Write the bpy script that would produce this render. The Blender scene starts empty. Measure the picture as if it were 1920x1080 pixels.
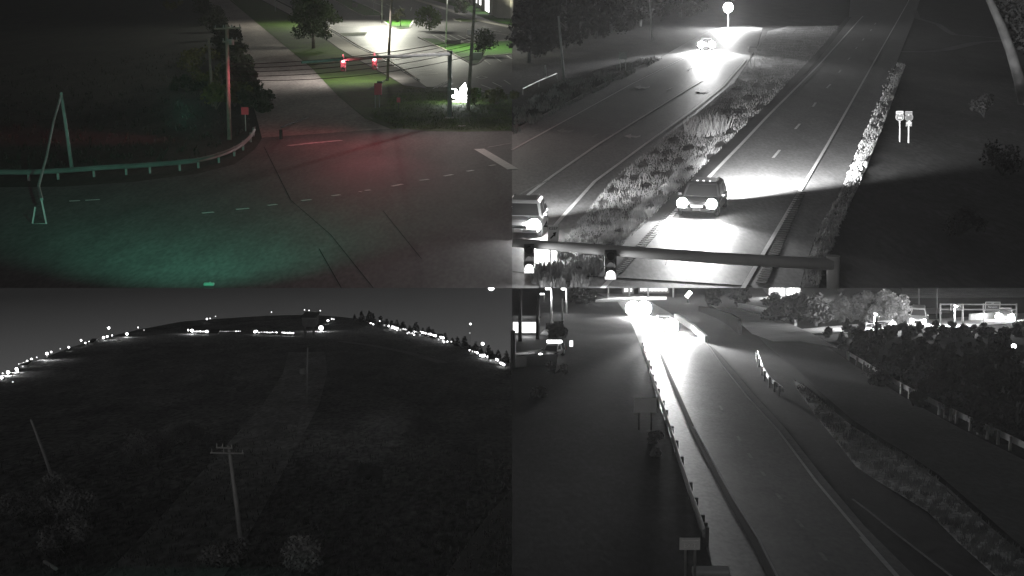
import bpy, bmesh, math, random
import numpy as np
from mathutils import Vector, Matrix
from mathutils.geometry import tessellate_polygon

random.seed(7)
rng = np.random.default_rng(7)
SC = bpy.context.scene
COL = SC.collection

# ------------------------------------------------------------------ camera, world, moon, exposure
FPX = 3000.0
HOR = -100.0
CAM = Vector((0, 0, 14))
PITCH = math.atan((540 - HOR) / FPX)
cd = bpy.data.cameras.new('camera')
cam = bpy.data.objects.new('camera', cd)
COL.objects.link(cam)
cam.location = CAM
cam.rotation_euler = (math.pi / 2 - PITCH, 0, 0)
cd.sensor_width = 36
cd.lens = 36 * FPX / 1920
cd.clip_start = 0.5
cd.clip_end = 6000
SC.camera = cam

world = bpy.data.worlds.new('World')
SC.world = world
world.use_nodes = True
wn = world.node_tree
bg = wn.nodes['Background']
sky = wn.nodes.new('ShaderNodeTexSky')
sky.sky_type = 'NISHITA'
sky.sun_disc = False
sky.sun_elevation = math.radians(8)
sky.sun_rotation = math.radians(200)
hs = wn.nodes.new('ShaderNodeHueSaturation')
hs.inputs['Saturation'].default_value = 0.12
wn.links.new(sky.outputs[0], hs.inputs['Color'])
wn.links.new(hs.outputs[0], bg.inputs['Color'])
bg.inputs['Strength'].default_value = 0.012

moon = bpy.data.lights.new('moonlight', 'SUN')
moon.energy = 0.08
moon.angle = math.radians(2)
mo = bpy.data.objects.new('moonlight', moon)
COL.objects.link(mo)
mo.rotation_euler = (math.radians(82), 0, math.radians(-20))

SC.view_settings.view_transform = 'Standard'
SC.view_settings.look = 'None'
SC.view_settings.exposure = 0
SC.view_settings.gamma = 1
SC.view_settings.use_curve_mapping = False
SC.cycles.use_denoising = True
SC.cycles.volume_bounces = 0
SC.cycles.max_bounces = 4
SC.cycles.diffuse_bounces = 2
SC.cycles.glossy_bounces = 2
SC.cycles.sample_clamp_indirect = 4
HAZE = 0.00023

# ------------------------------------------------------------------ picture geometry -> world
FWD = Vector((0, math.cos(PITCH), -math.sin(PITCH)))
UPV = Vector((0, math.sin(PITCH), math.cos(PITCH)))
RGT = Vector((1, 0, 0))


def ray(x, y):
    return FWD + RGT * ((x - 960) / FPX) + UPV * ((540 - y) / FPX)


class Plane:
    """A ground plane: its vanishing row in the photograph's pixels and the height of the eye above it."""
    def __init__(s, yh, h):
        s.n = RGT.cross(ray(960, yh)).normalized()
        s.h = h

    def pt(s, x, y, off=0.0):
        d = ray(x, y)
        return CAM + d * (-(s.h - off) / s.n.dot(d))


UP = Plane(HOR, 14.0)        # the plateau with the two upper roads, level
LL = Plane(480, 20.0)        # the dark field, falling away
LR = Plane(450, 10.0)        # the dual carriageway, falling away


def at(x, y, Y):
    d = ray(x, y)
    return CAM + d * (Y / d.y)


# ------------------------------------------------------------------ materials
MATS = {}


def mat(name, col, rough=0.85, var=0.25, scale=0.6, bump=0.0, spec=0.3, metal=0.0, fine=0.0, col2=None, stretch=None):
    if name in MATS:
        return MATS[name]
    m = bpy.data.materials.new(name)
    m.use_nodes = True
    nt = m.node_tree
    b = nt.nodes['Principled BSDF']
    b.inputs['Roughness'].default_value = rough
    b.inputs['Metallic'].default_value = metal
    b.inputs['Specular IOR Level'].default_value = spec
    c = (col, col, col) if not isinstance(col, tuple) else col
    c2 = col2 if col2 is not None else tuple(v * (1 - var) for v in c)
    c1 = tuple(min(1, v * (1 + var)) for v in c)
    geo = nt.nodes.new('ShaderNodeNewGeometry')
    vec = geo.outputs['Position']
    if stretch:
        mp = nt.nodes.new('ShaderNodeMapping')
        mp.inputs['Rotation'].default_value = (0, 0, stretch[0])
        mp.inputs['Scale'].default_value = stretch[1]
        nt.links.new(vec, mp.inputs[0])
        vec = mp.outputs[0]
    n = nt.nodes.new('ShaderNodeTexNoise')
    n.inputs['Scale'].default_value = scale
    n.inputs['Detail'].default_value = 6
    n.inputs['Roughness'].default_value = 0.65
    nt.links.new(vec, n.inputs['Vector'])
    r = nt.nodes.new('ShaderNodeValToRGB')
    r.color_ramp.elements[0].position = 0.33
    r.color_ramp.elements[1].position = 0.67
    r.color_ramp.elements[0].color = (*c2, 1)
    r.color_ramp.elements[1].color = (*c1, 1)
    nt.links.new(n.outputs['Fac'], r.inputs['Fac'])
    out = r.outputs['Color']
    if fine:
        n2 = nt.nodes.new('ShaderNodeTexNoise')
        n2.inputs['Scale'].default_value = scale * 9
        n2.inputs['Detail'].default_value = 5
        nt.links.new(vec, n2.inputs['Vector'])
        mr = nt.nodes.new('ShaderNodeMapRange')
        mr.inputs['From Min'].default_value = 0.3
        mr.inputs['From Max'].default_value = 0.7
        mr.inputs['To Min'].default_value = 1 - fine
        mr.inputs['To Max'].default_value = 1 + fine
        nt.links.new(n2.outputs['Fac'], mr.inputs['Value'])
        mx = nt.nodes.new('ShaderNodeVectorMath')
        mx.operation = 'SCALE'
        nt.links.new(out, mx.inputs[0])
        nt.links.new(mr.outputs[0], mx.inputs['Scale'])
        out = mx.outputs[0]
    nt.links.new(out, b.inputs['Base Color'])
    if bump:
        bp = nt.nodes.new('ShaderNodeBump')
        bp.inputs['Strength'].default_value = bump
        bp.inputs['Distance'].default_value = 0.1
        n3 = nt.nodes.new('ShaderNodeTexNoise')
        n3.inputs['Scale'].default_value = scale * 7
        n3.inputs['Detail'].default_value = 4
        nt.links.new(vec, n3.inputs['Vector'])
        nt.links.new(n3.outputs['Fac'], bp.inputs['Height'])
        nt.links.new(bp.outputs[0], b.inputs['Normal'])
    MATS[name] = m
    return m


def glow(name, col, strength):
    if name in MATS:
        return MATS[name]
    m = bpy.data.materials.new(name)
    m.use_nodes = True
    b = m.node_tree.nodes['Principled BSDF']
    c = col if isinstance(col, tuple) else (col, col, col)
    b.inputs['Base Color'].default_value = (0.3, 0.3, 0.3, 1)
    b.inputs['Emission Color'].default_value = (*c, 1)
    b.inputs['Emission Strength'].default_value = strength
    MATS[name] = m
    return m


def glass(name, c=0.03):
    if name in MATS:
        return MATS[name]
    m = mat(name, c, rough=0.06, var=0.05, spec=0.6)
    return m


# ------------------------------------------------------------------ mesh building
class MB:
    def __init__(s):
        s.v = []
        s.f = []
        s.mi = []

    def add(s, vs, fs, mi=0):
        o = len(s.v)
        s.v += [Vector(p) for p in vs]
        s.f += [tuple(i + o for i in f) for f in fs]
        s.mi += [mi] * len(fs)
        return s

    def box(s, c, sz, M=None, mi=0):
        c = Vector(c)
        h = [v / 2 for v in sz]
        vs = [Vector((sx * h[0], sy * h[1], sz_ * h[2])) for sz_ in (-1, 1) for sy in (-1, 1) for sx in (-1, 1)]
        vs = [(M @ v if M else v) + c for v in vs]
        return s.add(vs, [(0, 2, 3, 1), (4, 5, 7, 6), (0, 1, 5, 4), (2, 6, 7, 3), (0, 4, 6, 2), (1, 3, 7, 5)], mi)

    def tube(s, pts, rad, n=8, mi=0, caps=True):
        pts = [Vector(p) for p in pts]
        if not hasattr(rad, '__len__'):
            rad = [rad] * len(pts)
        vs, fs = [], []
        prev = None
        for i, p in enumerate(pts):
            a = pts[max(i - 1, 0)]
            b = pts[min(i + 1, len(pts) - 1)]
            d = (b - a).normalized()
            ref = prev if prev is not None else (Vector((1, 0, 0)) if abs(d.x) < 0.9 else Vector((0, 1, 0)))
            u = (ref - d * ref.dot(d)).normalized()
            prev = u
            w = d.cross(u)
            for k in range(n):
                t = 2 * math.pi * k / n
                vs.append(p + (u * math.cos(t) + w * math.sin(t)) * rad[i])
        for i in range(len(pts) - 1):
            for k in range(n):
                a, b = i * n + k, i * n + (k + 1) % n
                fs.append((a, b, b + n, a + n))
        if caps:
            fs.append(tuple(range(n))[::-1])
            fs.append(tuple(range((len(pts) - 1) * n, len(pts) * n)))
        return s.add(vs, fs, mi)

    def ring(s, secs, mi=0, caps=True):
        """loft through closed rings of equal point count"""
        n = len(secs[0])
        vs = [Vector(p) for r in secs for p in r]
        fs = []
        for i in range(len(secs) - 1):
            for k in range(n):
                a, b = i * n + k, i * n + (k + 1) % n
                fs.append((a, b, b + n, a + n))
        if caps:
            fs.append(tuple(range(n))[::-1])
            fs.append(tuple(range((len(secs) - 1) * n, len(secs) * n)))
        return s.add(vs, fs, mi)

    def ball(s, c, r, seg=8, rings=6, sz=1.0, mi=0):
        c = Vector(c)
        vs = [c + Vector((0, 0, r * sz))]
        for i in range(1, rings):
            t = math.pi * i / rings
            for k in range(seg):
                a = 2 * math.pi * k / seg
                vs.append(c + Vector((r * math.sin(t) * math.cos(a), r * math.sin(t) * math.sin(a), r * sz * math.cos(t))))
        vs.append(c - Vector((0, 0, r * sz)))
        fs = [(0, 1 + k, 1 + (k + 1) % seg) for k in range(seg)]
        for i in range(rings - 2):
            for k in range(seg):
                a, b = 1 + i * seg + k, 1 + i * seg + (k + 1) % seg
                fs.append((a, a + seg, b + seg, b))
        L = len(vs) - 1
        o = 1 + (rings - 2) * seg
        fs += [(L, o + (k + 1) % seg, o + k) for k in range(seg)]
        return s.add(vs, fs, mi)

    def build(s, name, m, parent=None, local=False, smooth=False, bevel=0):
        return link_mesh(name, [tuple(v) for v in s.v], s.f, m, parent, local, smooth, s.mi, bevel)


def wloc(o):
    p = Vector((0, 0, 0))
    while o is not None:
        p += o.location
        o = o.parent
    return p


def link_mesh(name, vs, fs, m, parent=None, local=False, smooth=False, mi=None, bevel=0):
    me = bpy.data.meshes.new(name)
    a = np.array(vs, dtype=float).reshape(-1, 3)
    if parent is None and not local:
        base = Vector((a[:, 0].mean(), a[:, 1].mean(), a[:, 2].min()))
    elif parent is not None and not local:
        base = wloc(parent)
    else:
        base = Vector((0, 0, 0))
    a = a - np.array(base)
    me.from_pydata(a.tolist(), [], fs)
    for q in (m if isinstance(m, (list, tuple)) else [m]):
        me.materials.append(q)
    if mi is not None and isinstance(m, (list, tuple)):
        me.polygons.foreach_set('material_index', mi)
    if smooth:
        me.polygons.foreach_set('use_smooth', [True] * len(me.polygons))
    me.update()
    o = bpy.data.objects.new(name, me)
    COL.objects.link(o)
    if parent is None:
        if not local:
            o.location = base
    else:
        o.parent = parent
    if bevel:
        bv = o.modifiers.new('bevel', 'BEVEL')
        bv.width = bevel
        bv.segments = 2
        bv.limit_method = 'ANGLE'
    return o


def tag(o, label=None, cat=None, group=None, kind=None):
    if label:
        o['label'] = label
    if cat:
        o['category'] = cat
    if group:
        o['group'] = group
    if kind:
        o['kind'] = kind
    return o


def thing(name, loc, label, cat, group=None):
    o = bpy.data.objects.new(name, None)
    o.empty_display_size = 0.2
    COL.objects.link(o)
    o.location = Vector(loc)
    return tag(o, label, cat, group)


def lamp(kind, name, loc, energy, col=(1, 1, 1), radius=0.15, parent=None, aim=None, size=90, blend=0.5):
    l = bpy.data.lights.new(name, kind)
    l.energy = energy
    l.color = col
    l.shadow_soft_size = radius
    o = bpy.data.objects.new(name, l)
    COL.objects.link(o)
    loc = Vector(loc)
    if kind == 'SPOT':
        l.spot_size = math.radians(size)
        l.spot_blend = blend
        o.rotation_euler = (Vector(aim) - loc).to_track_quat('-Z', 'Y').to_euler()
    o.location = loc - (wloc(parent) if parent else Vector((0, 0, 0)))
    if parent:
        o.parent = parent
    return o


def sheet(name, pix, pl, off, m, parent=None, kind='structure'):
    """a patch of ground bounded by pixel corners, laid on its plane"""
    tri = tessellate_polygon([[Vector((x, y, 0)) for x, y in pix]])
    vs = [pl.pt(x, y, off) for x, y in pix]
    fs = []
    for a, b, c in tri:
        nn = (vs[b] - vs[a]).cross(vs[c] - vs[a])
        fs.append((a, b, c) if nn.dot(pl.n) > 0 else (a, c, b))
    o = link_mesh(name, [tuple(v) for v in vs], fs, m, parent)
    if parent is None and kind:
        o['kind'] = kind
    return o


def dense(pts, step=12):
    out = []
    for (x0, y0), (x1, y1) in zip(pts, pts[1:]):
        k = max(1, int(math.hypot(x1 - x0, y1 - y0) / step))
        for i in range(k):
            out.append((x0 + (x1 - x0) * i / k, y0 + (y1 - y0) * i / k))
    out.append(pts[-1])
    return out


def smoothpix(pts, it=2):
    for _ in range(it):
        q = [pts[0]]
        for a, b in zip(pts, pts[1:]):
            q.append((a[0] * .75 + b[0] * .25, a[1] * .75 + b[1] * .25))
            q.append((a[0] * .25 + b[0] * .75, a[1] * .25 + b[1] * .75))
        q.append(pts[-1])
        pts = q
    return pts


def sides(W, n):
    """unit sideways vector at every point of a world polyline"""
    out = []
    for i in range(len(W)):
        d = (W[min(i + 1, len(W) - 1)] - W[max(i - 1, 0)]).normalized()
        out.append(d.cross(n).normalized())
    return out


def line(name, pix, w, pl, off, m, parent=None, kind='structure'):
    """a painted line of width w metres along a pixel polyline"""
    W = [pl.pt(x, y, off) for x, y in dense(pix, 20)]
    S = sides(W, pl.n)
    vs, fs = [], []
    for p, s_ in zip(W, S):
        vs += [p - s_ * w / 2, p + s_ * w / 2]
    for i in range(len(W) - 1):
        fs.append((2 * i, 2 * i + 1, 2 * i + 3, 2 * i + 2))
    o = link_mesh(name, [tuple(v) for v in vs], fs, m, parent)
    if parent is None and kind:
        o['kind'] = kind
    return o


def kerb(name, pix, pl, m, w=0.18, h=0.13, off=0.0, parent=None):
    W = [pl.pt(x, y, off) for x, y in dense(pix, 16)]
    S = sides(W, pl.n)
    secs = [[p - s_ * w / 2, p + s_ * w / 2, p + s_ * w / 2 + pl.n * h, p - s_ * w / 2 + pl.n * h] for p, s_ in zip(W, S)]
    b = MB().ring(secs)
    o = b.build(name, m, parent)
    if parent is None:
        o['kind'] = 'structure'
    return o


def wall(name, pix, pl, hs_, w, m, parent=None):
    """an upright slab along a pixel polyline, hs_ its height at each corner"""
    W = [pl.pt(x, y, -0.05) for x, y in pix]
    S = sides(W, Vector((0, 0, 1)))
    secs = [[p - s_ * w / 2, p + s_ * w / 2, p + s_ * w / 2 + Vector((0, 0, h)), p - s_ * w / 2 + Vector((0, 0, h))]
            for p, s_, h in zip(W, S, hs_)]
    return MB().ring(secs).build(name, m, parent)


def clip0(root, side):
    """cut what a thing has beyond the plane x = 0, where its district ends"""
    bpy.context.view_layer.update()
    obs = [root] + list(root.children_recursive)
    for o in obs:
        if o.type != 'MESH':
            continue
        bm = bmesh.new()
        bm.from_mesh(o.data)
        mw = o.matrix_world
        inv = mw.inverted()
        co = inv @ Vector((0.004 * side, 0, 0))
        no = (inv.to_3x3() @ Vector((1, 0, 0))).normalized()
        bmesh.ops.bisect_plane(bm, geom=bm.verts[:] + bm.edges[:] + bm.faces[:], plane_co=co, plane_no=no,
                               clear_inner=side > 0, clear_outer=side < 0)
        o.data = o.data.copy()
        bm.to_mesh(o.data)
        bm.free()
        if len(o.data.polygons) == 0:
            for ch in list(o.children):
                if ch.type != 'MESH':
                    bpy.data.objects.remove(ch)
            bpy.data.objects.remove(o)


def text(txt, size, loc, m, parent, name='lettering'):
    """flat lettering facing -Y; loc is its centre in world space"""
    c = bpy.data.curves.new('lettering', 'FONT')
    c.body = txt
    c.size = size
    c.align_x = 'CENTER'
    c.align_y = 'CENTER'
    c.extrude = 0.004
    t = bpy.data.objects.new('tmp', c)
    COL.objects.link(t)
    bpy.context.view_layer.update()
    dg = bpy.context.evaluated_depsgraph_get()
    me = bpy.data.meshes.new_from_object(t.evaluated_get(dg))
    bpy.data.objects.remove(t)
    me.transform(Matrix.Rotation(math.pi / 2, 4, 'X'))
    me.materials.clear()
    me.materials.append(m)
    o = bpy.data.objects.new(name, me)
    COL.objects.link(o)
    o.parent = parent
    o.location = Vector(loc) - wloc(parent)
    return o


def panel(b, x0, y0, x1, y1, Y, th=0.04, mi=0):
    """an upright board facing the road, its corners given in pixels"""
    a, c = at(x0, y1, Y - th / 2), at(x1, y0, Y - th / 2)
    b.box(((a.x + c.x) / 2, Y, (a.z + c.z) / 2), (abs(c.x - a.x), th, abs(c.z - a.z)), mi=mi)
    return (a + c) / 2, abs(c.x - a.x), abs(c.z - a.z)


# ------------------------------------------------------------------ plants
def leaf_cloud(centres, radii, n, size, squash=0.8):
    """n small leaf faces spread through ellipsoid clumps"""
    centres = np.array(centres, float)
    radii = np.array(radii, float)
    wgt = radii ** 2
    idx = rng.choice(len(centres), n, p=wgt / wgt.sum())
    d = rng.normal(size=(n, 3))
    d /= np.linalg.norm(d, axis=1)[:, None]
    r = rng.random(n) ** 0.45
    p = centres[idx] + d * (radii[idx] * r)[:, None] * np.array([1, 1, squash])
    u = rng.normal(size=(n, 3))
    u /= np.linalg.norm(u, axis=1)[:, None]
    w = np.cross(u, rng.normal(size=(n, 3)))
    w /= np.linalg.norm(w, axis=1)[:, None]
    s = size * (0.6 + 0.8 * rng.random(n))[:, None]
    q = np.stack([p - u * s, p + w * s * .55, p + u * s, p - w * s * .55], 1).reshape(-1, 3)
    f = np.arange(4 * n).reshape(-1, 4)
    return q.tolist(), f.tolist()


def tree(name, label, base, h, r, m_leaf, m_bark, n=2500, leaf=0.16, trunk=0.16, bare=0.35, lean=(0, 0), cat='tree',
         group=None, clumps=16, squash=0.75, shape='round'):
    base = Vector(base)
    root = thing(name, base, label, cat, group)
    top = base + Vector((lean[0], lean[1], h * 0.92))
    mid = base.lerp(top, 0.5) + Vector((random.uniform(-.1, .1) * r, random.uniform(-.1, .1) * r, 0))
    MB().tube([base - Vector((0, 0, .1)), base.lerp(mid, .5), mid, mid.lerp(top, .5), top],
              [trunk * 1.3, trunk, trunk * .75, trunk * .45, trunk * .12], 7).build('trunk', m_bark, root, smooth=True)
    cs, rs = [], []
    for i in range(clumps):
        t = bare + (1 - bare) * (i + random.random()) / clumps
        a = random.random() * 2 * math.pi
        if shape == 'cone':
            rr = r * (1.02 - (t - bare) / (1 - bare)) * random.uniform(.5, .8)
            cr = max(.12 * r, r * .42 * (1.08 - (t - bare) / (1 - bare)))
        else:
            k = (t - bare) / (1 - bare)
            rr = r * math.sqrt(max(0.05, 1 - (2 * k - 0.85) ** 2 * .8)) * random.uniform(.25, .8)
            cr = r * random.uniform(.24, .42)
        c = base.lerp(top, t) + Vector((math.cos(a) * rr, math.sin(a) * rr, random.uniform(-.1, .1) * r))
        cs.append(tuple(c))
        rs.append(cr)
        if i % 3 == 0:
            s_ = base.lerp(top, max(.12, t * .72))
            MB().tube([s_, s_.lerp(c, .5) + Vector((0, 0, .06 * h)), c], [trunk * .45, trunk * .3, trunk * .08], 5).build('limb', m_bark, root)
    v, f = leaf_cloud(cs, rs, n, leaf, squash)
    link_mesh('crown', v, f, m_leaf, root)
    return root


def shrub(name, label, base, w, h, m_leaf, m_bark, n=700, leaf=0.12, cat='shrub', group=None):
    base = Vector(base)
    root = thing(name, base, label, cat, group)
    b = MB()
    cs, rs = [], []
    for i in range(7):
        a = random.random() * 6.28
        rr = w * .5 * random.uniform(.1, .75)
        c = base + Vector((math.cos(a) * rr, math.sin(a) * rr, h * random.uniform(.25, .78)))
        cs.append(tuple(c))
        rs.append(min(w, h) * random.uniform(.22, .4))
        b.tube([base, base.lerp(c, .6) + Vector((0, 0, .05 * h)), c], [.05, .035, .012], 4)
    o = b.build('stem', m_bark, root)
    v, f = leaf_cloud(cs, rs, n, leaf, .9)
    link_mesh('foliage', v, f, m_leaf, root)
    return root


def inside(px, py, poly):
    c = np.zeros(len(px), bool)
    j = len(poly) - 1
    for i in range(len(poly)):
        xi, yi = poly[i]
        xj, yj = poly[j]
        t = ((yi > py) != (yj > py)) & (px < (xj - xi) * (py - yi) / (yj - yi + 1e-9) + xi)
        c ^= t
        j = i
    return c


def blades(name, poly, pl, n, h, w, m, patchy=0.0, tall=None):
    """rooted grass blades over a patch of ground, one object"""
    xs = [p[0] for p in poly]
    ys = [p[1] for p in poly]
    P = []
    pts = []
    while len(pts) < n:
        px = rng.uniform(min(xs), max(xs), 4 * n)
        py = rng.uniform(min(ys), max(ys), 4 * n)
        k = inside(px, py, poly)
        if patchy:
            g = np.sin(px * .21 + py * .13) + np.sin(px * .083 - py * .17 + 1.3) + np.sin(px * .037 + py * .31 + 2)
            k &= (g + rng.normal(size=len(px)) * .8) > patchy
        pts += list(zip(px[k], py[k]))
    pts = pts[:n]
    vs, fs = [], []
    for i, (x, y) in enumerate(pts):
        p = pl.pt(x, y)
        a = random.random() * 6.28
        hh = h * random.uniform(.5, 1.3)
        if tall and random.random() < tall[0]:
            hh *= tall[1]
        ww = w * random.uniform(.6, 1.4)
        u = Vector((math.cos(a), math.sin(a), 0)) * ww
        tip = p + Vector((random.uniform(-.45, .45) * hh, random.uniform(-.45, .45) * hh, hh))
        vs += [tuple(p - u), tuple(p + u), tuple(tip)]
        fs.append((3 * i, 3 * i + 1, 3 * i + 2))
    o = link_mesh(name, vs, fs, m)
    o['kind'] = 'stuff'
    return o


# ------------------------------------------------------------------ vehicles
def frame(root, p, f, up):
    f = f.normalized()
    r = f.cross(up).normalized()
    u = r.cross(f)
    root.matrix_world = Matrix(((r.x, f.x, u.x, p.x), (r.y, f.y, u.y, p.y), (r.z, f.z, u.z, p.z), (0, 0, 0, 1)))
    bpy.context.view_layer.update()


def rrect(hw, z0, z1, y, c=0.12):
    return [(-hw + c, y, z0), (hw - c, y, z0), (hw, y, z0 + c), (hw, y, z1 - c), (hw - c * 1.2, y, z1),
            (-hw + c * 1.2, y, z1), (-hw, y, z1 - c), (-hw, y, z0 + c)]


def car(name, label, p, fwd, up, paint, L=4.8, Wd=1.95, H=1.75, beam=0, bulb=None, cat='car', suv=True, lens_r=0.15, roof_lamps=0, group=None, aimdown=0.06, cone=75, rear=0, fog=None, only=None, lensup=0.78, beams=(-1, 1), aimx=0.0, soft=.1):
    root = thing(name, p, label, cat, group)
    hw = Wd / 2
    belt = H * .58
    hood = H * .56
    st = [(-L / 2, .86, .42, belt * .86), (-L / 2 + .12, .95, .34, belt * .97), (-L * .32, 1, .27, belt), (0, 1, .25, belt),
          (L * .18, 1, .26, belt * .985), (L * .34, .99, .28, hood * .97), (L / 2 - .25, .95, .32, hood * .9), (L / 2 - .04, .86, .38, hood * .76)]
    b = MB().ring([rrect(hw * k, z0, z1, y) for y, k, z0, z1 in st])
    # cabin above the belt
    rb, rf = (-L * .44, L * .17) if suv else (-L * .36, L * .13)
    tb, tf = (-L * .37, L * .03) if suv else (-L * .2, L * .02)
    ht = hw * .76
    lo = belt - .03
    low = [(-hw * .95, rb, lo), (hw * .95, rb, lo), (hw * .95, rf, lo), (-hw * .95, rf, lo)]
    mid = [(-ht * 1.02, tb - .04, H - .1), (ht * 1.02, tb - .04, H - .1), (ht * 1.02, tf + .06, H - .1), (-ht * 1.02, tf + .06, H - .1)]
    top = [(-ht * .88, tb + .1, H), (ht * .88, tb + .1, H), (ht * .88, tf - .12, H + .01), (-ht * .88, tf - .12, H + .01)]
    b.ring([low, mid, top])
    b.build('body', paint, root, local=True, smooth=False, bevel=.03)
    gl = glass('dark_car_glass')

    def pane(nm, q, n_):
        q = [Vector(v) for v in q]
        c = sum(q, Vector()) / 4
        n = (q[1] - q[0]).cross(q[2] - q[0]).normalized()
        if n.dot(Vector(n_)) < 0:
            n = -n
        q = [c + (v - c) * .86 for v in q]
        MB().add([v + n * .012 for v in q] + [v - n * .02 for v in q],
                 [(0, 1, 2, 3), (7, 6, 5, 4), (0, 4, 5, 1), (1, 5, 6, 2), (2, 6, 7, 3), (3, 7, 4, 0)]).build(nm, gl, root, local=True)
    pane('windshield', [low[3], low[2], mid[2], mid[3]], (0, 1, .3))
    pane('rear_window', [low[0], low[1], mid[1], mid[0]], (0, -1, .3))
    for sx, (i0, i1) in ((1, (1, 2)), (-1, (0, 3))):
        a0, a1, c0, c1 = Vector(low[i0]), Vector(low[i1]), Vector(mid[i0]), Vector(mid[i1])
        for t0, t1 in ((.03, .48), (.52, .97)):
            pane('side_window', [a0.lerp(a1, t0), a0.lerp(a1, t1), c0.lerp(c1, t1), c0.lerp(c1, t0)], (sx, 0, 0))
    rub = mat('tyre_rubber', .03)
    met = mat('rim_metal', .4, rough=.4, metal=.6)
    for sx in (-1, 1):
        for y in (-L * .3, L * .31):
            R = .36 if suv else .32
            w = MB()
            prof = [(.0, R * .62), (.02, R * .95), (.06, R), (.18, R), (.22, R * .95), (.24, R * .62)]
            w.ring([[(sx * (hw - .22 + a), y + r_ * math.cos(k * .3927), R + r_ * math.sin(k * .3927)) for k in range(16)] for a, r_ in prof])
            wh = w.build('wheel', rub, root, local=True)
            ri = MB()
            ri.tube([(sx * (hw + .005), y, R), (sx * (hw + .03), y, R)], [R * .6, R * .5], 12)
            ri.build('rim', met, wh, local=True)
        # lamps
        hl = MB()
        cx, cy, cz = sx * hw * .72, L / 2 - .06, hood * lensup
        hl.tube([(cx, cy - .06, cz), (cx, cy + .05, cz), (cx, cy + .1, cz)], [lens_r, lens_r, lens_r * .6], 14)
        lit = bulb is not None and (only is None or sx in only)
        ho = hl.build('headlight', bulb if lit else met, root, local=True, smooth=True)
        if beam and lit and sx in beams:
            l = bpy.data.lights.new('headlight_beam', 'SPOT')
            l.energy = beam
            l.spot_size = math.radians(cone)
            l.spot_blend = .9
            l.shadow_soft_size = soft
            lo_ = bpy.data.objects.new('headlight_beam', l)
            COL.objects.link(lo_)
            lo_.parent = ho
            lo_.location = (cx, cy + .25, cz)
            lo_.rotation_euler = Vector((aimx, 1, -aimdown)).to_track_quat('-Z', 'Y').to_euler()
        MB().box((sx * hw * .8, -L / 2 + .03, belt * .72), (.22, .1, .3)).build('tail_light', mat('tail_lens', (.3, .05, .05)) if not rear else glow('lit_tail_lens', 1.0, 3), root, local=True, bevel=.02)  # white tail glow added along with the rear spot
        MB().box((sx * (hw + .1), L * .13, belt + .08), (.2, .12, .15)).build('mirror', paint, root, local=True, bevel=.03)
        if suv:
            MB().tube([(sx * ht * .8, tb + .2, H + .02), (sx * ht * .8, tb + .3, H + .07), (sx * ht * .8, tf - .3, H + .07), (sx * ht * .8, tf - .2, H + .02)], .022, 6).build('roof_rail', met, root, local=True)
    dk = mat('grille_black', .02)
    g = MB()
    for k in range(4):
        g.box((0, L / 2 - .01, hood * .6 + k * .055), (hw * 1.0, .06, .03))
    go = g.build('grille', dk, root, local=True)
    go['kind'] = 'stuff'
    MB().box((0, L / 2 - .0, .47), (Wd * .9, .16, .2)).build('bumper', paint, root, local=True, bevel=.05)
    MB().box((0, L / 2 + .092, .5), (.42, .02, .16)).build('licence_plate', mat('plate_white', .75), root, local=True)
    if fog:
        MB().box((0, L / 2 + .07, .66), (.62, .05, .13)).build('running_light', fog, root, local=True, bevel=.03)
    for k in range(roof_lamps):
        MB().box(((k - (roof_lamps - 1) / 2) * .34, tf - .2, H + .05), (.13, .16, .07)).build('roof_marker', mat('marker_lens', .8, rough=.2), root, local=True, bevel=.015)
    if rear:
        l = bpy.data.lights.new('added_rear_spot', 'SPOT')  # spot added to brighten the road behind the car
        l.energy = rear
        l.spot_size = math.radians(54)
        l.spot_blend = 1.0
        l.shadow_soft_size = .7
        lo_ = bpy.data.objects.new('added_rear_spot', l)
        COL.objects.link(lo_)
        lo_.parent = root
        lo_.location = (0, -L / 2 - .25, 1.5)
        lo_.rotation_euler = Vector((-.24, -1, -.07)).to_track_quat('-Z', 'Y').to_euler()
    root.matrix_world = Matrix.Identity(4)
    frame(root, Vector(p), Vector(fwd), up)
    return root


# ------------------------------------------------------------------ guard rails, poles, signals
def guardrail(name, label, pix, pl, posts, m_rail, m_post, face=1, hgt=.7, group=None):
    pix = smoothpix(pix, 2)
    W = [pl.pt(x, y) for x, y in dense(pix, 14)]
    root = thing(name, W[0], label, 'guardrail', group)
    S = sides(W, Vector((0, 0, 1)))
    prof = [(0, -.155), (.05, -.11), (.0, -.03), (.0, .03), (.05, .11), (0, .155), (-.03, .155), (-.03, -.155)]
    secs = []
    for p, s_ in zip(W, S):
        secs.append([p + s_ * (a * face) + Vector((0, 0, hgt - .155 + z)) for a, z in prof])
    MB().ring(secs).build('rail', m_rail, root)
    for i in range(posts):
        k = int((i + .5) / posts * (len(W) - 1))
        p = W[k] - S[k] * (.1 * face)
        MB().box(p + Vector((0, 0, hgt / 2 - .06)), (.13, .13, hgt + .1)).build('post', m_post, root)
    return root


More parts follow.
